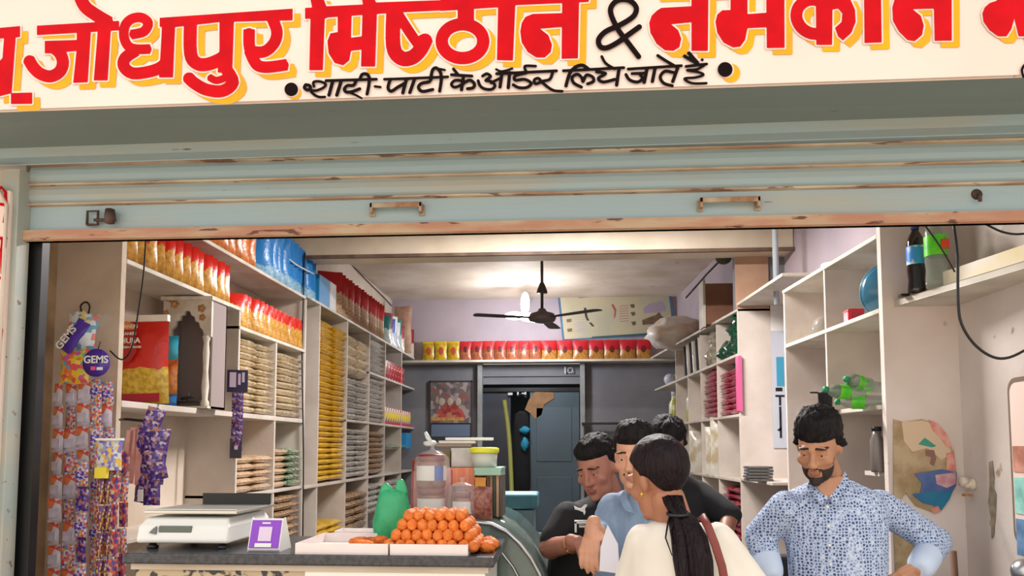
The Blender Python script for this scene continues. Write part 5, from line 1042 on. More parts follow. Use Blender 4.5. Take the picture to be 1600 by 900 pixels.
# stain on the side wall, switch box, lamp holder
c=atX(1521,757,RW-.001); e=empty('bulb_holder',c,'white ceramic bulb holder on the stained right wall','lamp holder')
MB().lathe([(.05,0),(.045,.02),(.03,.03),(.034,.06),(.03,.07),(.01,.07)],16,mat=Matrix.Scale(.55,4)@Matrix.Rotation(-PI/2,4,'Y')).build('holder_body',M('ivory ceramic',(222,210,190),.4),e)
MB().lathe([(.034,.05),(.04,.075),(.035,.1),(.01,.1)],16,mat=Matrix.Scale(.55,4)@Matrix.Rotation(-PI/2,4,'Y')@Matrix.Translation((.02,0,0))).build('shade',M('ivory ceramic',(0,0,0)),e); MB().box(-.05,-.03,-.05,-.02,.0,-.04).build('brass_arm',gold,e)
def wall_blot(name,pts,m,lab_):
    c=atX(pts[0][0],pts[0][1],RW-.001); mb=MB(); q=[atX(x,y,RW-.001) for x,y in pts]
    mb.prism([(p.y-c.y,p.z-c.z) for p in q],-.003,.0,'x'); return tag(mb.build(name,m,loc=(RW-.001,c.y,c.z)),lab_,'stain')
wall_blot('soot_streak',[(1546,722),(1551,720),(1554,745),(1553,762),(1557,772),(1556,800),(1553,838),(1550,842),(1549,810),(1545,785),(1547,760)],M('sooty stain',(120,110,92),.9,col2=(160,146,126),scale=22),'dark soot streak on the right wall beside the bulb holder')
# framed poster / mirror at frame edge
fr=empty('round_cornered_board',(RW-.004,3.18,1.5),'round-cornered framed board with painted figure at the right edge of the frame','board')
ya_=atX(1583,700,(RW-.004)).y; za,zb3=atX(1590,590,(RW-.004)).z,atX(1590,850,(RW-.004)).z
def rr_(y0,y1,z0,z1,r,n=5):
    o=[]
    for (cy,cz,a0) in ((y1-r,z1-r,0),(y0+r,z1-r,90),(y0+r,z0+r,180),(y1-r,z0+r,270)):
        for i in range(n+1):
            a=math.radians(a0+90*i/n); o.append((cy+r*math.cos(a),cz+r*math.sin(a)))
    return o
P2=rr_(2.75-3.18,ya_-3.18,zb3-1.5,za-1.5,.05); MB().prism(P2,-.012,0,'x').build('board_edge',M('board brown edge',(120,100,84),.6),fr)
MB().prism(rr_(2.76-3.18,ya_-.02-3.18,zb3-1.5+.02,za-1.5-.02,.04),-.016,-.012,'x').build('board_face',signc,fr)
for (z0_,z1_,c_,n) in ((-.1,.0,(170,110,90),'brown'),(-.26,-.12,(120,180,170),'teal'),(-.42,-.28,(70,110,150),'blue')): MB().box(-.02,2.8-3.18,z0_,-.016,ya_-3.18-.03,z1_).build('painted_band',M(n+' board print',c_,.6,col2=tuple(min(255,v+50) for v in c_),scale=12),fr)
c=atY(1490,880,3.3); tag(MB().tube([(0,0,.05),(.03,0,-1.0)],.014).build('wooden_stick',M('brown wood stick',(110,76,56),.7),loc=(c.x,c.y,c.z)),'brown stick leaning against the right pier beside the elbow','stick')
c=atY(1600,893,2.75); tag(MB().ell((0,0,0),(.05,.05,.045),18,12).build('steel_pot',chrome,loc=(c.x+.01,2.75,c.z)),'shiny rounded steel pot lid at the bottom right corner','pot')
tag(MB().lathe([(.12,0),(.13,.4),(.13,c.z-.045)],20).build('pot_stand',M('dark cabinet',(0,0,0)),loc=(c.x+.01,2.75,0)),'dark drum under the steel pot lid at the bottom right corner','drum')
c=atY(1218,870,3.3); tag(MB().box(-.05,0,0,.12,.1,c.z-.0).build('black_chair_back',blk,loc=(c.x,3.3,0),bevel=.01),'black chair back seen under the man\'s arm','chair')
# =============== PEOPLE ===============
def sd_ell(p,c,r):
    r=np.array(r); q=(p-np.array(c))/r; k0=np.linalg.norm(q,axis=-1); k1=np.linalg.norm(q/r,axis=-1)+1e-9; return k0*(k0-1)/k1
def sd_cap(p,a,b,ra,rb):
    a=np.array(a);b=np.array(b);ab=b-a;t=np.clip(((p-a)@ab)/(ab@ab),0,1); return np.linalg.norm(p-a-t[...,None]*ab,axis=-1)-(ra+(rb-ra)*t)
def smin(a,b,k): h=np.clip(.5+.5*(b-a)/k,0,1); return b*(1-h)+a*h-k*h*(1-h)
def head_field(p,wd=1.0,nose=1.0,jaw=1.0,lid=-.001):
    d=sd_ell(p,(0,.014,.036),(.073*wd,.093,.083)); d=smin(d,sd_ell(p,(0,-.03,-.032),(.059*wd,.06,.085)),.03)
    d=smin(d,sd_ell(p,(0,-.036,-.085),(.044*jaw,.045,.034)),.03); d=smin(d,sd_ell(p,(0,-.082,-.108),(.018*jaw,.014,.013)),.018)
    for s in (1,-1):
        d=smin(d,sd_ell(p,(s*.043*wd,-.064,-.03),(.022,.018,.018)),.02)
        d=smin(d,sd_ell(p,(s*.028,-.088,.021),(.024,.009,.008)),.014)
    for s in (1,-1): d=-smin(-d,sd_ell(p,(s*.031,-.099,.001),(.017,.014,.012)),.012)
    for s in (1,-1):
        d=smin(d,sd_ell(p,(s*.031,-.0775,.0085+lid),(.0165,.0150,.0105)),.003); d=smin(d,sd_ell(p,(s*.031,-.0765,-.0125),(.0155,.0125,.006)),.004); d=smin(d,sd_ell(p,(s*.0115,-.1,-.042),(.009,.01,.007)),.006)
        d=smin(d,sd_ell(p,(s*.074*wd,.012,-.006),(.011,.017,.03)),.006)
    d=smin(d,sd_cap(p,(0,-.088,.01),(0,-.107*nose-.002,-.034),.008,.0105),.012); d=smin(d,sd_ell(p,(0,-.108,-.038),(.0125,.012,.011)),.008)
    d=smin(d,sd_ell(p,(0,-.093,-.0665),(.024,.009,.0055)),.006); d=smin(d,sd_ell(p,(0,-.0915,-.077),(.02,.009,.0065)),.006)
    d=-smin(-d,sd_ell(p,(0,-.104,-.0715),(.02,.006,.0015)),.004)
    return d
O_=np.array((0,-.012,-.012))
def dirs(nu,nv):
    th=np.linspace(0,PI,nv+1)[1:-1]; ph=np.arange(nu)*2*PI/nu; T_,Ph=np.meshgrid(th,ph,indexing='ij')
    D=np.stack([np.sin(T_)*np.cos(Ph),np.sin(T_)*np.sin(Ph),np.cos(T_)],-1).reshape(-1,3); return np.vstack([D,[[0,0,1]],[[0,0,-1]]])
def sph_faces(nu,nv):
    fs=[]
    for j in range(nv-2):
        for i in range(nu): fs.append((j*nu+i,(j+1)*nu+i,(j+1)*nu+(i+1)%nu,j*nu+(i+1)%nu))
    a=(nv-1)*nu
    for i in range(nu): fs.append((a,i,(i+1)%nu)); fs.append((a+1,(nv-2)*nu+(i+1)%nu,(nv-2)*nu+i))
    return fs
def head_radius(D,**k):
    rs=np.linspace(.19,.02,70); R=np.full(len(D),.02); done=np.zeros(len(D),bool); prev=head_field(O_+D*rs[0],**k)
    for i in range(1,len(rs)):
        cur=head_field(O_+D*rs[i],**k); hit=(cur<0)&(~done); t=prev/(prev-cur+1e-12); R[hit]=(rs[i-1]+(rs[i]-rs[i-1])*t)[hit]; done|=hit; prev=cur
    return R
NU,NV=110,84; DD=dirs(NU,NV); FS=sph_faces(NU,NV)
def sm(x,a,b): t=np.clip((x-a)/(b-a),0,1); return t*t*(3-2*t)
def fnoise(D,s,seed): return np.array([noise.noise(Vector((d[0]*s[0]+seed,d[1]*s[1],d[2]*s[2]))) for d in D])
class Person:
    def __init__(s,label,loc,head,yaw,pitch,roll=0,hs=1.0,skin=(176,122,92),**hk):
        s.root=empty('person',(loc[0],loc[1],0),label,'person'); s.o=Vector((loc[0],loc[1],0)); s.hk=hk
        s.HM=Matrix.Translation(Vector(head))@Euler((pitch,roll,yaw),'XYZ').to_matrix().to_4x4()@Matrix.Scale(hs,4)
        s.R=head_radius(DD,**hk); s.skin=M('skin %d %d %d'%skin,skin,.5,col2=tuple(int(c*.92) for c in skin),scale=14,sss=.12); s.skinrgb=skin
        s.body=MB(); s.body.add([s.HM@Vector(p) for p in (O_+DD*s.R[:,None])],FS)
    def H(s,x,y,z): return s.HM@Vector((x,y,z))
    def shell(s,name,mat,thick):
        """closed hair/beard shell hugging the head; sinks under the skin where thick<0"""
        P=O_+DD*(s.R+thick)[:,None]; mb=MB().add([s.HM@Vector(p)-s.o for p in P],FS,0,True); return mb.build(name,mat,s.root)
    def capsule(s,mb,a,b,ra,rb,n=14,flat=(1,1)):
        a=Vector(a);b=Vector(b);d=(b-a); 
        if d.length<1e-5: return
        t=d.normalized(); u=t.orthogonal().normalized(); v=t.cross(u); rings=[]
        for k,(pp,r,off) in enumerate(((a,ra,-.8),(a,ra,-.5),(a,ra,0),(b,rb,0),(b,rb,.5),(b,rb,.8))):
            q=math.sqrt(1-off*off); c=pp+t*r*off; rings.append([c+u*r*q*math.cos(2*PI*i/n)+v*r*q*math.sin(2*PI*i/n) for i in range(n)])
        mb.loft(rings)
    def rings(s,mb,data,n=24):
        """data: (center, half width, half depth, yaw)"""
        R=[]
        for c,rx,ry,yw in data:
            c=Vector(c); R.append([c+Vector((rx*math.cos(a)*math.cos(yw)-ry*math.sin(a)*math.sin(yw),rx*math.cos(a)*math.sin(yw)+ry*math.sin(a)*math.cos(yw),0)) for a in [2*PI*i/n for i in range(n)]])
        mb.loft(R)
    def hand(s,mb,w,d,nrm,curl=.4,side=1,L=.175,spread=.012):
        """w wrist, d finger direction, nrm back-of-hand normal, side: +1 thumb toward d x nrm"""
        w=Vector(w);d=Vector(d).normalized();nrm=(Vector(nrm)-d*Vector(nrm).dot(d)).normalized();sx=d.cross(nrm)*side
        s.capsule(mb,w-d*.03,w+d*.02,.026,.027)
        for k in (-1,-.33,.33,1): s.capsule(mb,w+d*.015+sx*.014*k,w+d*.085+sx*.029*k,.0145,.0125)
        for i,(k,l) in enumerate(((1,.068),(.33,.078),(-.33,.073),(-1,.056))):
            p=w+d*.085+sx*.029*k; dd=(d+sx*.06*k).normalized(); ang=curl*.6
            for q,(fl,r0,r1) in enumerate(((.45,.0092,.0085),(.3,.0085,.008),(.25,.008,.0068))):
                v_=(dd*math.cos(ang)-nrm*math.sin(ang)); e=p+v_*l*fl; s.capsule(mb,p,e,r0,r1,10); p=e; ang+=curl
        p=w+d*.02+sx*.03; v_=(d*.6+sx*.75-nrm*.25).normalized(); e=p+v_*.042; s.capsule(mb,p,e,.0125,.0105,10); v2=(d*.95+sx*.25-nrm*.3).normalized(); s.capsule(mb,e,e+v2*.034,.0102,.0085,10)
    def remesh(s,mb,name,mats,vox,it=2,local=True,fac=.5):
        mb2=MB(); mb2.v=[tuple(Vector(v)-s.o) for v in mb.v]; mb2.f=mb.f; mb2.m=mb.m; mb2.sm=mb.sm
        me=mb2.mesh('tmp',mats); o=bpy.data.objects.new('tmp',me); sc.collection.objects.link(o)
        r=o.modifiers.new('r','REMESH'); r.mode='VOXEL'; r.voxel_size=vox; r.use_smooth_shade=True; k=o.modifiers.new('s','SMOOTH'); k.factor=fac; k.iterations=it
        dg=bpy.context.evaluated_depsgraph_get(); dg.update(); m2=bpy.data.meshes.new_from_object(o.evaluated_get(dg)); bpy.data.objects.remove(o); bpy.data.meshes.remove(me)
        m2.name=name; m2.polygons.foreach_set('use_smooth',[True]*len(m2.polygons))
        m2.materials.clear(); [m2.materials.append(m) for m in (mats if isinstance(mats,list) else [mats])]
        ob=bpy.data.objects.new(name,m2); sc.collection.objects.link(ob); ob.parent=s.root; return ob
    def finish(s,vox=.0045):
        lip=M('lip tone %d'%s.skinrgb[0],tuple(int(c*f) for c,f in zip(s.skinrgb,(.84,.76,.78))),.45)
        s.capsule(s.body,s.H(0,.022,-.06),s.neck,.052,.056)
        ob=s.remesh(s.body,'body',[s.skin,lip],vox,1); inv=s.HM.inverted(); me=ob.data
        n=len(me.polygons); cs_=np.zeros(n*3); me.polygons.foreach_get('center',cs_); cs_=cs_.reshape(-1,3)+np.array(s.o); A=np.array(inv)
        L_=cs_@A[:3,:3].T+A[:3,3]; ml=(np.abs(L_[:,0])<.023)&(L_[:,2]<-.061)&(L_[:,2]>-.083)&(L_[:,1]<-.088)&((L_[:,0]/.024)**2+((L_[:,2]+.072)/.0115)**2<1)
        me.polygons.foreach_set('material_index',ml.astype(int)); me.update()
        ew=M('eye white',(214,206,198),.25,coat=.5); ir=M('dark iris',(34,22,16),.15,coat=.6)
        for k in (1,-1):
            e=MB().ell((0,0,0),(.0122,.0122,.0122),16,12); e.ell((0,-.0072,-.0022),(.0064,.0056,.0064),12,8,1); q=e.build('eye',[ew,ir],s.root); q.matrix_local=Matrix.Translation(-s.o)@s.HM@Matrix.Translation((k*.031,-.0768,-.0005))
        return ob
    def hair(s,col=(20,17,18),front=.045,vol=.02,top=.03,seed=0,side=-.02,fringe=0,nape=-.06,messy=.008):
        P=O_+DD*s.R[:,None]; x,y,z=P[:,0],P[:,1],P[:,2]
        line=np.where(y<-.02,front+.018*(1-np.abs(x)/.07)*0, side+(front-side)*sm(-y,-.02,.05)); line=np.where(y>.02,nape+(side-nape)*sm(-y,-.06,-.02),line)
        m_=sm(z-line,-.004,.012); t=vol+(top-vol)*sm(z,.03,.1)+messy*.8*fnoise(DD,(5,5,4),seed)+messy*.45*fnoise(DD,(26,9,12),seed+5)
        if fringe: t=t+fringe*sm(z,.05,.1)*sm(-y,-.0,.08)
        th=m_*t-(1-m_)*.012
        hm=M('black hair',col,.62,col2=tuple(c+16 for c in col),scale=90,stretch=(1,1,.15),bump=.4,bscale=120,spec=.12); return s.shell('hair',hm,th)
    def facial(s,kind,t=.003):
        P=O_+DD*s.R[:,None]; x,y,z=P[:,0],P[:,1],P[:,2]; ax=np.abs(x)
        br=sm(.012-np.abs(z-.0235+.25*np.clip(ax-.03,0,1)-.0),.004,.010)*sm(ax,.008,.013)*sm(.056-ax,0,.008)*(y<-.05)
        m_=br*1.0
        if 'm' in kind: m_=np.maximum(m_,sm(.0085-np.abs(z+.0555+.25*ax),.0,.004)*sm(.032-ax,0,.006)*(y<-.075))
        if 'b' in kind:
            jawl=sm(-.052-z-.9*np.clip(.045-ax,0,.03)*0+.0*ax,0,.012)*(y<.0)*(1-sm(.024-ax,-.004,.004)*sm(z,-.094,-.088))
            sb=sm(-z-.01,0,.03)*sm(ax,.052,.058)*(y<-.0)*(y>-.06); m_=np.maximum(m_,np.maximum(jawl*.9,sb*.8)); t=t+0
        if 'g' in kind: m_=np.maximum(m_,sm(.028-ax,0,.008)*sm(-.085-z,0,.006)*(y<-.05)*1.6)
        th=m_*t-(1-np.clip(m_,0,1))*.008-(m_<.25)*.004+.0012*fnoise(DD,(40,40,40),3)*m_
        return s.shell('beard' if 'b' in kind else 'eyebrows',M('dark facial hair',(30,22,20),.7,col2=(60,44,38),scale=160,lo=.5,hi=.7),th)
    def legs(s,hip,yaw,mat,col='trousers',wd=.16,foot=True):
        mb=MB(); hip=Vector(hip); r=Matrix.Rotation(yaw,3,'Z')
        s.rings(mb,[(hip+Vector((0,0,.1)),wd-.0,.11,yaw),(hip,wd+.01,.12,yaw),(hip-Vector((0,0,.1)),wd,.12,yaw)])
        for k in (1,-1):
            a=hip+r@Vector((k*.085,0,-.05)); kn=Vector((a.x,a.y,0))+r@Vector((k*.01,-.02,0)); kn.z=hip.z*.53; an=Vector((kn.x,kn.y,.1))+r@Vector((k*.01,.02,0))
            s.capsule(mb,a,kn,.085,.062); s.capsule(mb,kn,an,.06,.048)
            if foot:
                f=MB(); f.ell(Vector((an.x,an.y,.045))+r@Vector((0,-.07,0))-s.o,(.045,.125,.042),16,10,rot=Euler((0,0,yaw))); f.build('shoe',blk,s.root)
            s.capsule(s.body,kn,Vector((an.x,an.y,.05)),.045,.035); s.capsule(s.body,a,kn,.06,.045)
        s.remesh(mb,col,mat,.012,2)
def shirt_pattern():
    m=M('blue patterned shirt',(150,176,214),.75,bump=.15,bscale=10); nt=m.node_tree;N=nt.nodes;L=nt.links;b=N['Principled BSDF']
    tc=N.new('ShaderNodeTexCoord'); v=N.new('ShaderNodeTexVoronoi'); v.feature='DISTANCE_TO_EDGE'; v.inputs['Scale'].default_value=88; v.inputs['Randomness'].default_value=.55; L.new(tc.outputs['Object'],v.inputs['Vector'])
    r=N.new('ShaderNodeValToRGB'); e=r.color_ramp.elements; e[0].position=.05; e[0].color=lin((196,208,228)); e[1].position=.12; e[1].color=lin((138,160,200)); q=e.new(.22); q.color=lin((130,150,192)); q=e.new(.29); q.color=lin((48,60,104)); L.new(v.outputs[0],r.inputs[0]); L.new(r.outputs[0],b.inputs['Base Color']); return m
# ---- man in blue patterned shirt ----
Ym=2.8
A=lambda x,y,Y=Ym: atY(x,y,Y)
hd=A(1279,697,2.78)
m1=Person('young man in blue patterned shirt, hands on hips, looking down at the right','',None,0,0) if False else Person('young man in blue patterned shirt, hands on hips, looking down, right of the shop',(hd.x,2.83),hd,-.55,.36,.04,.96,(184,132,102),wd=.97,jaw=.92,lid=-.004)
m1.neck=A(1299,765,2.88); yaw1=-.12
shL=A(1228,792,2.86); shR=A(1374,790,2.90); elL=A(1188,838,2.93); wrL=A(1203,892,2.84); elR=A(1462,846,2.98); wrR=A(1440,884,2.84)
c_=lambda x,y,Y=2.88: A(x,y,Y)
for (a,b,ra,rb) in ((shL,elL,.05,.042),(elL,wrL,.042,.028),(shR,elR,.05,.042),(elR,wrR,.042,.028)): m1.capsule(m1.body,a,b,ra,rb)
m1.rings(m1.body,[(c_(1310,960),.12,.09,yaw1),(c_(1308,860),.14,.09,yaw1),(c_(1302,790),.15,.09,yaw1),(c_(1300,762),.08,.06,yaw1)])
m1.hand(m1.body,wrR,(-.75,-.15,-.5),(.3,-1,.2),.45,side=-1); m1.hand(m1.body,wrL,(.3,-.3,-.9),(-.8,-.5,0),.3,side=1)
sp1=shirt_pattern(); sh=MB()
m1.rings(sh,[(c_(1308,1010),.165,.125,yaw1),(c_(1309,930),.168,.125,yaw1),(c_(1308,870),.175,.12,yaw1),(c_(1304,820),.185,.118,yaw1),(c_(1301,790),.19,.108,yaw1),(c_(1300,770),.165,.09,yaw1),(c_(1300,757),.10,.07,yaw1),(c_(1300,750),.068,.062,yaw1)])
for (a,b,ra,rb) in ((shL,elL,.062,.058),(elL,wrL+(elL-wrL)*.25,.06,.05),(shR,elR,.062,.056),(elR,wrR+(elR-wrR)*.3,.058,.048)): m1.capsule(sh,a,b,ra,rb)
shirt=m1.remesh(sh,'shirt',[sp1],.009,3)
cl=M('shirt cuff pale blue',(190,206,230),.7)
cf=MB(); 
for el,wr in ((elL,wrL),(elR,wrR)): 
    a=wr+(el-wr)*.38; b=wr+(el-wr)*.02; mbq=MB(); m1.capsule(mbq,a,b,.052,.05); m1.remesh(mbq,'cuff',[cl],.009,2)
# collar wings
nk=Vector(m1.neck)
def tri(person,pts,name,mat,th=.008):
    mb=MB(); n=len(pts); P=[Vector(p)-person.o for p in pts]; nn=(P[1]-P[0]).cross(P[2]-P[0]).normalized()*th
    mb.add(P+[p+nn for p in P],[list(range(n))]+[list(range(2*n-1,n-1,-1))]+[(i,(i+1)%n,n+(i+1)%n,n+i) for i in range(n)]); return mb.build(name,mat,person.root,bevel=.002)
tri(m1,[A(1267,748,2.80),A(1293,778,2.745),A(1283,786,2.74),A(1262,760,2.78)],'collar',sp1)
tri(m1,[A(1321,738,2.82),A(1326,752,2.80),A(1306,786,2.74),A(1297,777,2.745)],'collar',sp1)
tri(m1,[A(1270,752,2.765),A(1318,745,2.77),A(1294,779,2.75)],'neck_opening',m1.skin,.004)
pk=MB()
for i in range(4): q=A(1293+i*1.5,792+i*30,2.755-.0*i)-m1.o; pk.lathe([(.005,-.002),(.0055,0),(.004,.003)],10,mat=Matrix.Translation(q)@Matrix.Rotation(PI/2,4,'X'))
pk.build('button',wht,m1.root)
m1.legs(Vector((c_(1308,960).x,2.88,.88)),yaw1,[M('dark trousers',(44,46,54),.8)],)
m1.hair(front=.038,vol=.012,top=.034,seed=2,side=-.012,fringe=.02,messy=.014); m1.facial('mbg',.0035)
m1.finish(.0045)
# ---- man in black T-shirt with white emblem ----
hd=A(934,730,3.2)
m2=Person('man in black T-shirt with white leaping cat emblem, bending over at left of the group',(hd.x,3.28),hd,-.62,.32,-.1,1.0,(178,118,98),wd=1.08,jaw=1.12,lid=-.004)
m2.neck=A(955,778,3.28); bk=M('black cotton',(20,20,22),.85,col2=(30,30,33),scale=5,bump=.2,bscale=12)
B_=lambda x,y,Y=3.28: A(x,y,Y)
shA=B_(888,808,3.24); elA=B_(860,856,3.16); wrA=B_(903,848,2.98); shB=B_(985,808,3.36); elB=B_(985,880,3.26); wrB=B_(955,893,3.04)
for (a,b,ra,rb) in ((shA,elA,.055,.048),(elA,wrA,.045,.03),(shB,elB,.05,.045),(elB,wrB,.042,.03)): m2.capsule(m2.body,a,b,ra,rb)
m2.rings(m2.body,[(B_(925,980),.14,.1,-.2),(B_(930,870),.16,.1,-.2),(B_(940,810),.16,.1,-.2),(B_(948,790),.09,.07,-.2)])
m2.hand(m2.body,wrA,(.8,-.35,-.25),(-.1,-.6,.8),.5,side=1); m2.hand(m2.body,wrB,(-.5,-.6,-.3),(0,-.5,.9),.5,side=-1)
sh=MB(); m2.rings(sh,[(B_(920,1040),.20,.15,-.2),(B_(922,960),.205,.155,-.2),(B_(928,880),.2,.145,-.2),(B_(934,820),.195,.125,-.2),(B_(940,792),.165,.1,-.2),(B_(948,778),.09,.075,-.2),(B_(950,771),.068,.065,-.2)])
for (a,b,ra,rb) in ((shA,shA+(elA-shA)*.75,.07,.066),(shB,shB+(elB-shB)*.75,.07,.066)): m2.capsule(sh,a,b,ra,rb)
m2.remesh(sh,'t_shirt',[bk],.010,3)
# emblem: leaping cat, and a small rectangle below
ye=3.10
emb=MB(); em=[(897,791),(903,794),(908,795),(914,789),(918,789),(914,795),(915,800),(913,805),(911,800),(908,799),(903,797),(898,796)]
emb.prism([(A(x,y,ye).x-m2.o.x,A(x,y,ye).z) for x,y in em],ye-m2.o.y,ye-m2.o.y+.03); emb.build('white_emblem',wht,m2.root)
mb=MB()
for (x0,y0,x1_,y1_) in ((898,815,928,818),(898,815,901,832),(905,822,920,824)): a=A(x0,y1_,3.07); b=A(x1_,y0,3.07); mb.box(a.x-m2.o.x,3.07-m2.o.y,a.z,b.x-m2.o.x,3.13-m2.o.y,b.z)
mb.build('white_square_print',wht,m2.root)
dv=(wrA-elA).normalized(); cpt=wrA-dv*.045-m2.o; u=dv.orthogonal().normalized(); v=dv.cross(u)
MB().tube([cpt+(u*math.cos(t)+v*math.sin(t))*.036 for t in [i*2*PI/20 for i in range(21)]],.004,6).build('bracelet',M('metal bracelet',(190,150,100),.3,.8),m2.root)
m2.legs(Vector((B_(922,980).x,3.22,.86)),-.2,[MATS['dark trousers']])
m2.hair(front=.052,vol=.012,top=.024,seed=5,side=-.0,fringe=.006,messy=.01); m2.facial('',.003)
m2.finish(.0048)
# ---- man in light blue shirt ----
hd=A(991,712,2.80)
m3=Person('man in light blue shirt with dark hair, half hidden behind the woman',(hd.x,2.86),hd,-.3,.12,0,.93,(208,154,124),wd=.96,lid=-.002)
m3.neck=A(1000,770,2.86); lb_=M('light blue striped shirt',(128,150,176),.75,col2=(116,138,166),scale=60,stretch=(1,1,.03),bump=.1,bscale=10)
shA=A(960,796,2.86); elA=A(948,842,2.8); wrA=A(926,828,2.7); shB=A(1046,796,2.9); elB=A(1062,860,2.9); wrB=A(1020,880,2.74)
for (a,b,ra,rb) in ((shA,elA,.05,.042),(elA,wrA,.042,.03),(shB,elB,.05,.045),(elB,wrB,.042,.03)): m3.capsule(m3.body,a,b,ra,rb)
C3=lambda x,y,Y=2.88: A(x,y,Y)
m3.rings(m3.body,[(C3(1005,960),.13,.09,0),(C3(1005,860),.15,.1,0),(C3(1002,800),.15,.09,0),(C3(1001,780),.09,.07,0)])
m3.hand(m3.body,wrA,(-.15,-.5,-.8),(-.4,-.85,.4),.4,side=-1); m3.hand(m3.body,wrB,(-.6,-.6,-.3),(0,-.5,.9),.5,side=-1)
sh=MB(); m3.rings(sh,[(C3(1003,1030),.17,.13,0),(C3(1004,930),.18,.13,0),(C3(1003,850),.185,.125,0),(C3(1002,800),.175,.11,0),(C3(1001,778),.12,.085,0),(C3(1001,766),.068,.065,0)])
for (a,b,ra,rb) in ((shA,elA,.066,.058),(elA,elA+(wrA-elA)*.35,.056,.052),(shB,elB,.066,.058)): m3.capsule(sh,a,b,ra,rb)
m3.remesh(sh,'shirt',[lb_],.010,3)
tri(m3,[A(975,768,2.80),A(990,802,2.74),A(977,797,2.745),A(968,777,2.78)],'collar',lb_)
m3.legs(Vector((C3(1003,960).x,2.88,.87)),0,[MATS['dark trousers']])
m3.hair(front=.05,vol=.014,top=.03,seed=8,side=-.0,fringe=.012,messy=.01); m3.facial('m',.003)
m3.finish(.0048)
pp=empty('paper_slip',A(952,850,2.62),'white paper slip held between the men\'s hands','paper')
MB().prism([(-.035,-.09),(-.03,-.01),(-.005,.065),(.03,-.0),(.035,-.1)],0,.0015,mat=Matrix.Rotation(.15,4,'Z')).build('sheet',M('white paper',(224,224,236),.6),pp)
# ---- man in black behind ----
hd=A(1043,697,3.6)
m4=Person('man in black shirt with elbow out, mostly hidden behind the woman',(hd.x,3.68),hd,.15,.3,0,1.0,(150,100,80))
m4.neck=A(1056,745,3.7)
shA=A(1005,778,3.68); shB=A(1088,772,3.7); elB=A(1140,806,3.6); wrB=A(1130,850,3.45)
for (a,b,ra,rb) in ((shA,A(985,840,3.64),.05,.045),(shB,elB,.05,.044),(elB,wrB,.042,.03)): m4.capsule(m4.body,a,b,ra,rb)
m4.capsule(m4.body,A(985,840,3.64),A(1010,890,3.5),.042,.03)
C4=lambda x,y,Y=3.7: A(x,y,Y)
m4.rings(m4.body,[(C4(1052,940),.13,.09,0),(C4(1052,830),.15,.1,0),(C4(1052,765),.14,.09,0),(C4(1054,750),.09,.07,0)])
m4.hand(m4.body,wrB,(-.3,-.3,-.9),(.8,-.5,0),.4,side=1); m4.hand(m4.body,A(1010,890,3.5),(.2,-.5,-.8),(-.6,-.5,0),.4,side=1)
sh=MB(); m4.rings(sh,[(C4(1052,1010),.17,.13,0),(C4(1052,920),.18,.13,0),(C4(1052,830),.19,.13,0),(C4(1052,780),.18,.115,0),(C4(1054,756),.13,.09,0),(C4(1056,742),.07,.066,0)])
for (a,b,ra,rb) in ((shA,A(985,840,3.64),.068,.06),(shB,elB-(elB-shB)*.02,.072,.062)): m4.capsule(sh,a,b,ra,rb)
m4.remesh(sh,'shirt',[bk],.012,3)
m4.legs(Vector((C4(1052,960).x,3.7,.86)),0,[MATS['dark trousers']])
m4.hair(front=.04,vol=.014,top=.028,seed=11,side=-.01,messy=.01); m4.facial('',.003); m4.finish(.006)
# ---- woman in white kurta, back to us ----
hd=A(1029,748,2.34)
w1=Person('woman in white kurta with long dark ponytail and maroon strap, back to the camera',(hd.x+.05,2.3),hd,-2.55,.16,.1,1.0,(178,120,92),wd=.95,jaw=.9)
w1.neck=A(1052,812,2.33)
D_=lambda x,y,Y=2.3: A(x,y,Y)
shA=D_(1006,846,2.33); shB=D_(1120,846,2.24); elA=D_(985,930,2.4); elB=D_(1180,935,2.28)
for (a,b,ra,rb) in ((shA,elA,.045,.04),(shB,elB,.045,.04),(elA,A(1000,935,2.6),.038,.028),(elB,A(1150,960,2.5),.038,.028)): w1.capsule(w1.body,a,b,ra,rb)
w1.rings(w1.body,[(D_(1070,1010),.11,.09,-.5),(D_(1068,900),.12,.085,-.5),(D_(1062,840),.12,.08,-.5),(D_(1058,822),.08,.06,-.5)])
w1.hand(w1.body,A(1000,935,2.6),(0,.9,.1),(-.3,0,.9),.4,side=1); w1.hand(w1.body,A(1150,960,2.5),(-.2,.9,0),(.3,0,.9),.4,side=-1)
wk=M('white kurta cotton',(232,225,214),.8,col2=(222,214,202),scale=4,bump=.35,bscale=7)
sh=MB(); w1.rings(sh,[(D_(1080,1180),.23,.19,-.45),(D_(1078,1050),.20,.165,-.45),(D_(1074,960),.185,.14,-.45),(D_(1070,890),.18,.125,-.45),(D_(1066,850),.168,.11,-.45),(D_(1062,829),.125,.088,-.45),(D_(1058,816),.075,.066,-.4)])
for (a,b,ra,rb) in ((shA,elA,.056,.062),(shB,elB,.058,.066)): w1.capsule(sh,a,b,ra,rb)
w1.remesh(sh,'kurta',[wk],.010,3)
w1.legs(Vector((D_(1075,1100).x,2.3,.78)),-.45,[M('cream trousers',(200,188,168),.8)],wd=.14)
w1.hair(col=(24,18,21),front=.05,vol=.014,top=.016,seed=14,side=.012,nape=-.075,messy=.003); 
hm=MATS['black hair']; hair_w=M('dark brown hair',(20,13,15),.45,spec=.15,col2=(38,27,31),scale=120,stretch=(1,1,.08),bump=.6,bscale=200)
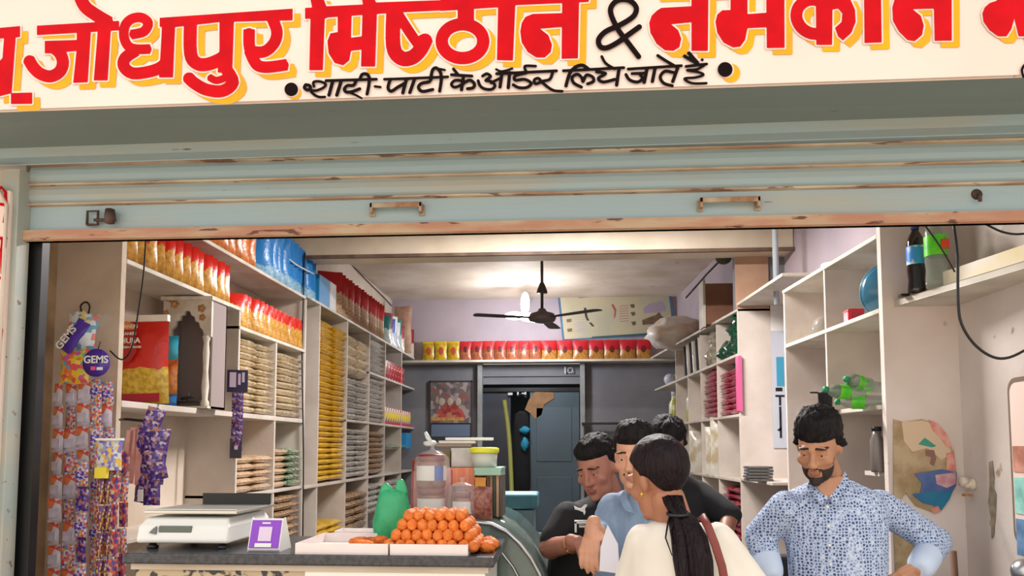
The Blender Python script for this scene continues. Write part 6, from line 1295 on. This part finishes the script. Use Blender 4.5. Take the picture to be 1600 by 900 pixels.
for o in w1.root.children:
    if o.name.startswith('hair'): o.data.materials[0]=hair_w
mb=MB(); 
base=[(1050,776,2.275),(1060,800,2.25),(1068,812,2.235),(1078,840,2.19),(1084,875,2.165),(1088,910,2.16),(1090,960,2.16),(1088,1000,2.17)]
for k in range(34):
    a=random.uniform(0,2*PI); r=random.uniform(.2,1.45); pts=[]; 
    for i,(x,y,Y) in enumerate(base):
        s_=(.7,.5,.9,1.15,1.25,1.2,1.0,.5)[i]; q=A(x,y,Y); pts.append(q-w1.o+Vector((.026*r*s_*math.cos(a),.016*r*s_*math.sin(a),0))+Vector((.006*noise.noise(Vector((k,i*.7,0))),.004*noise.noise(Vector((k,i*.7,9))),0)))
    mb.tube(pts,[.01,.009,.012,.013,.013,.012,.010,.003],7)
mb.build('ponytail',hair_w,w1.root)
mb=MB()
for k,(pts) in enumerate(([(1052,795,2.25),(1044,815,2.225),(1040,840,2.2),(1050,868,2.17)],[(1060,800,2.24),(1048,830,2.2),(1052,850,2.18)])): mb.tube([A(*p)-w1.o for p in pts],[.003,.003,.0025,.0015][:len(pts)],5)
mb.build('loose_strand',hair_w,w1.root)
q=w1.H(0,.105,-.01)-w1.o; MB().tube([A(1060,803,2.235)-w1.o+Vector((.03*math.cos(t),.02*math.sin(t),.004*math.sin(t))) for t in [i*2*PI/16 for i in range(17)]],.006,6).build('hair_tie',blk,w1.root)
stp=MB().tube([A(x,y,Y)-w1.o for x,y,Y in ((1090,812,2.26),(1097,806,2.215),(1106,822,2.155),(1117,850,2.135),(1128,885,2.13),(1136,930,2.13),(1142,1000,2.12))],.0115,8,flat=.35); stp.build('bag_strap',M('maroon strap',(122,52,46),.5),w1.root)
q=w1.H(.082,.008,-.038)-w1.o
MB().ell(q,(.006,.006,.008),8,6).tube([q,q-Vector((0,0,.014))],.003,6).build('earring',M('gold earring',(200,160,80),.3,.8),w1.root)
mk=MB(); w1.finish(.0045)
# clean up helper props
for o in bpy.data.objects:
    if '_used' in o: del o['_used']
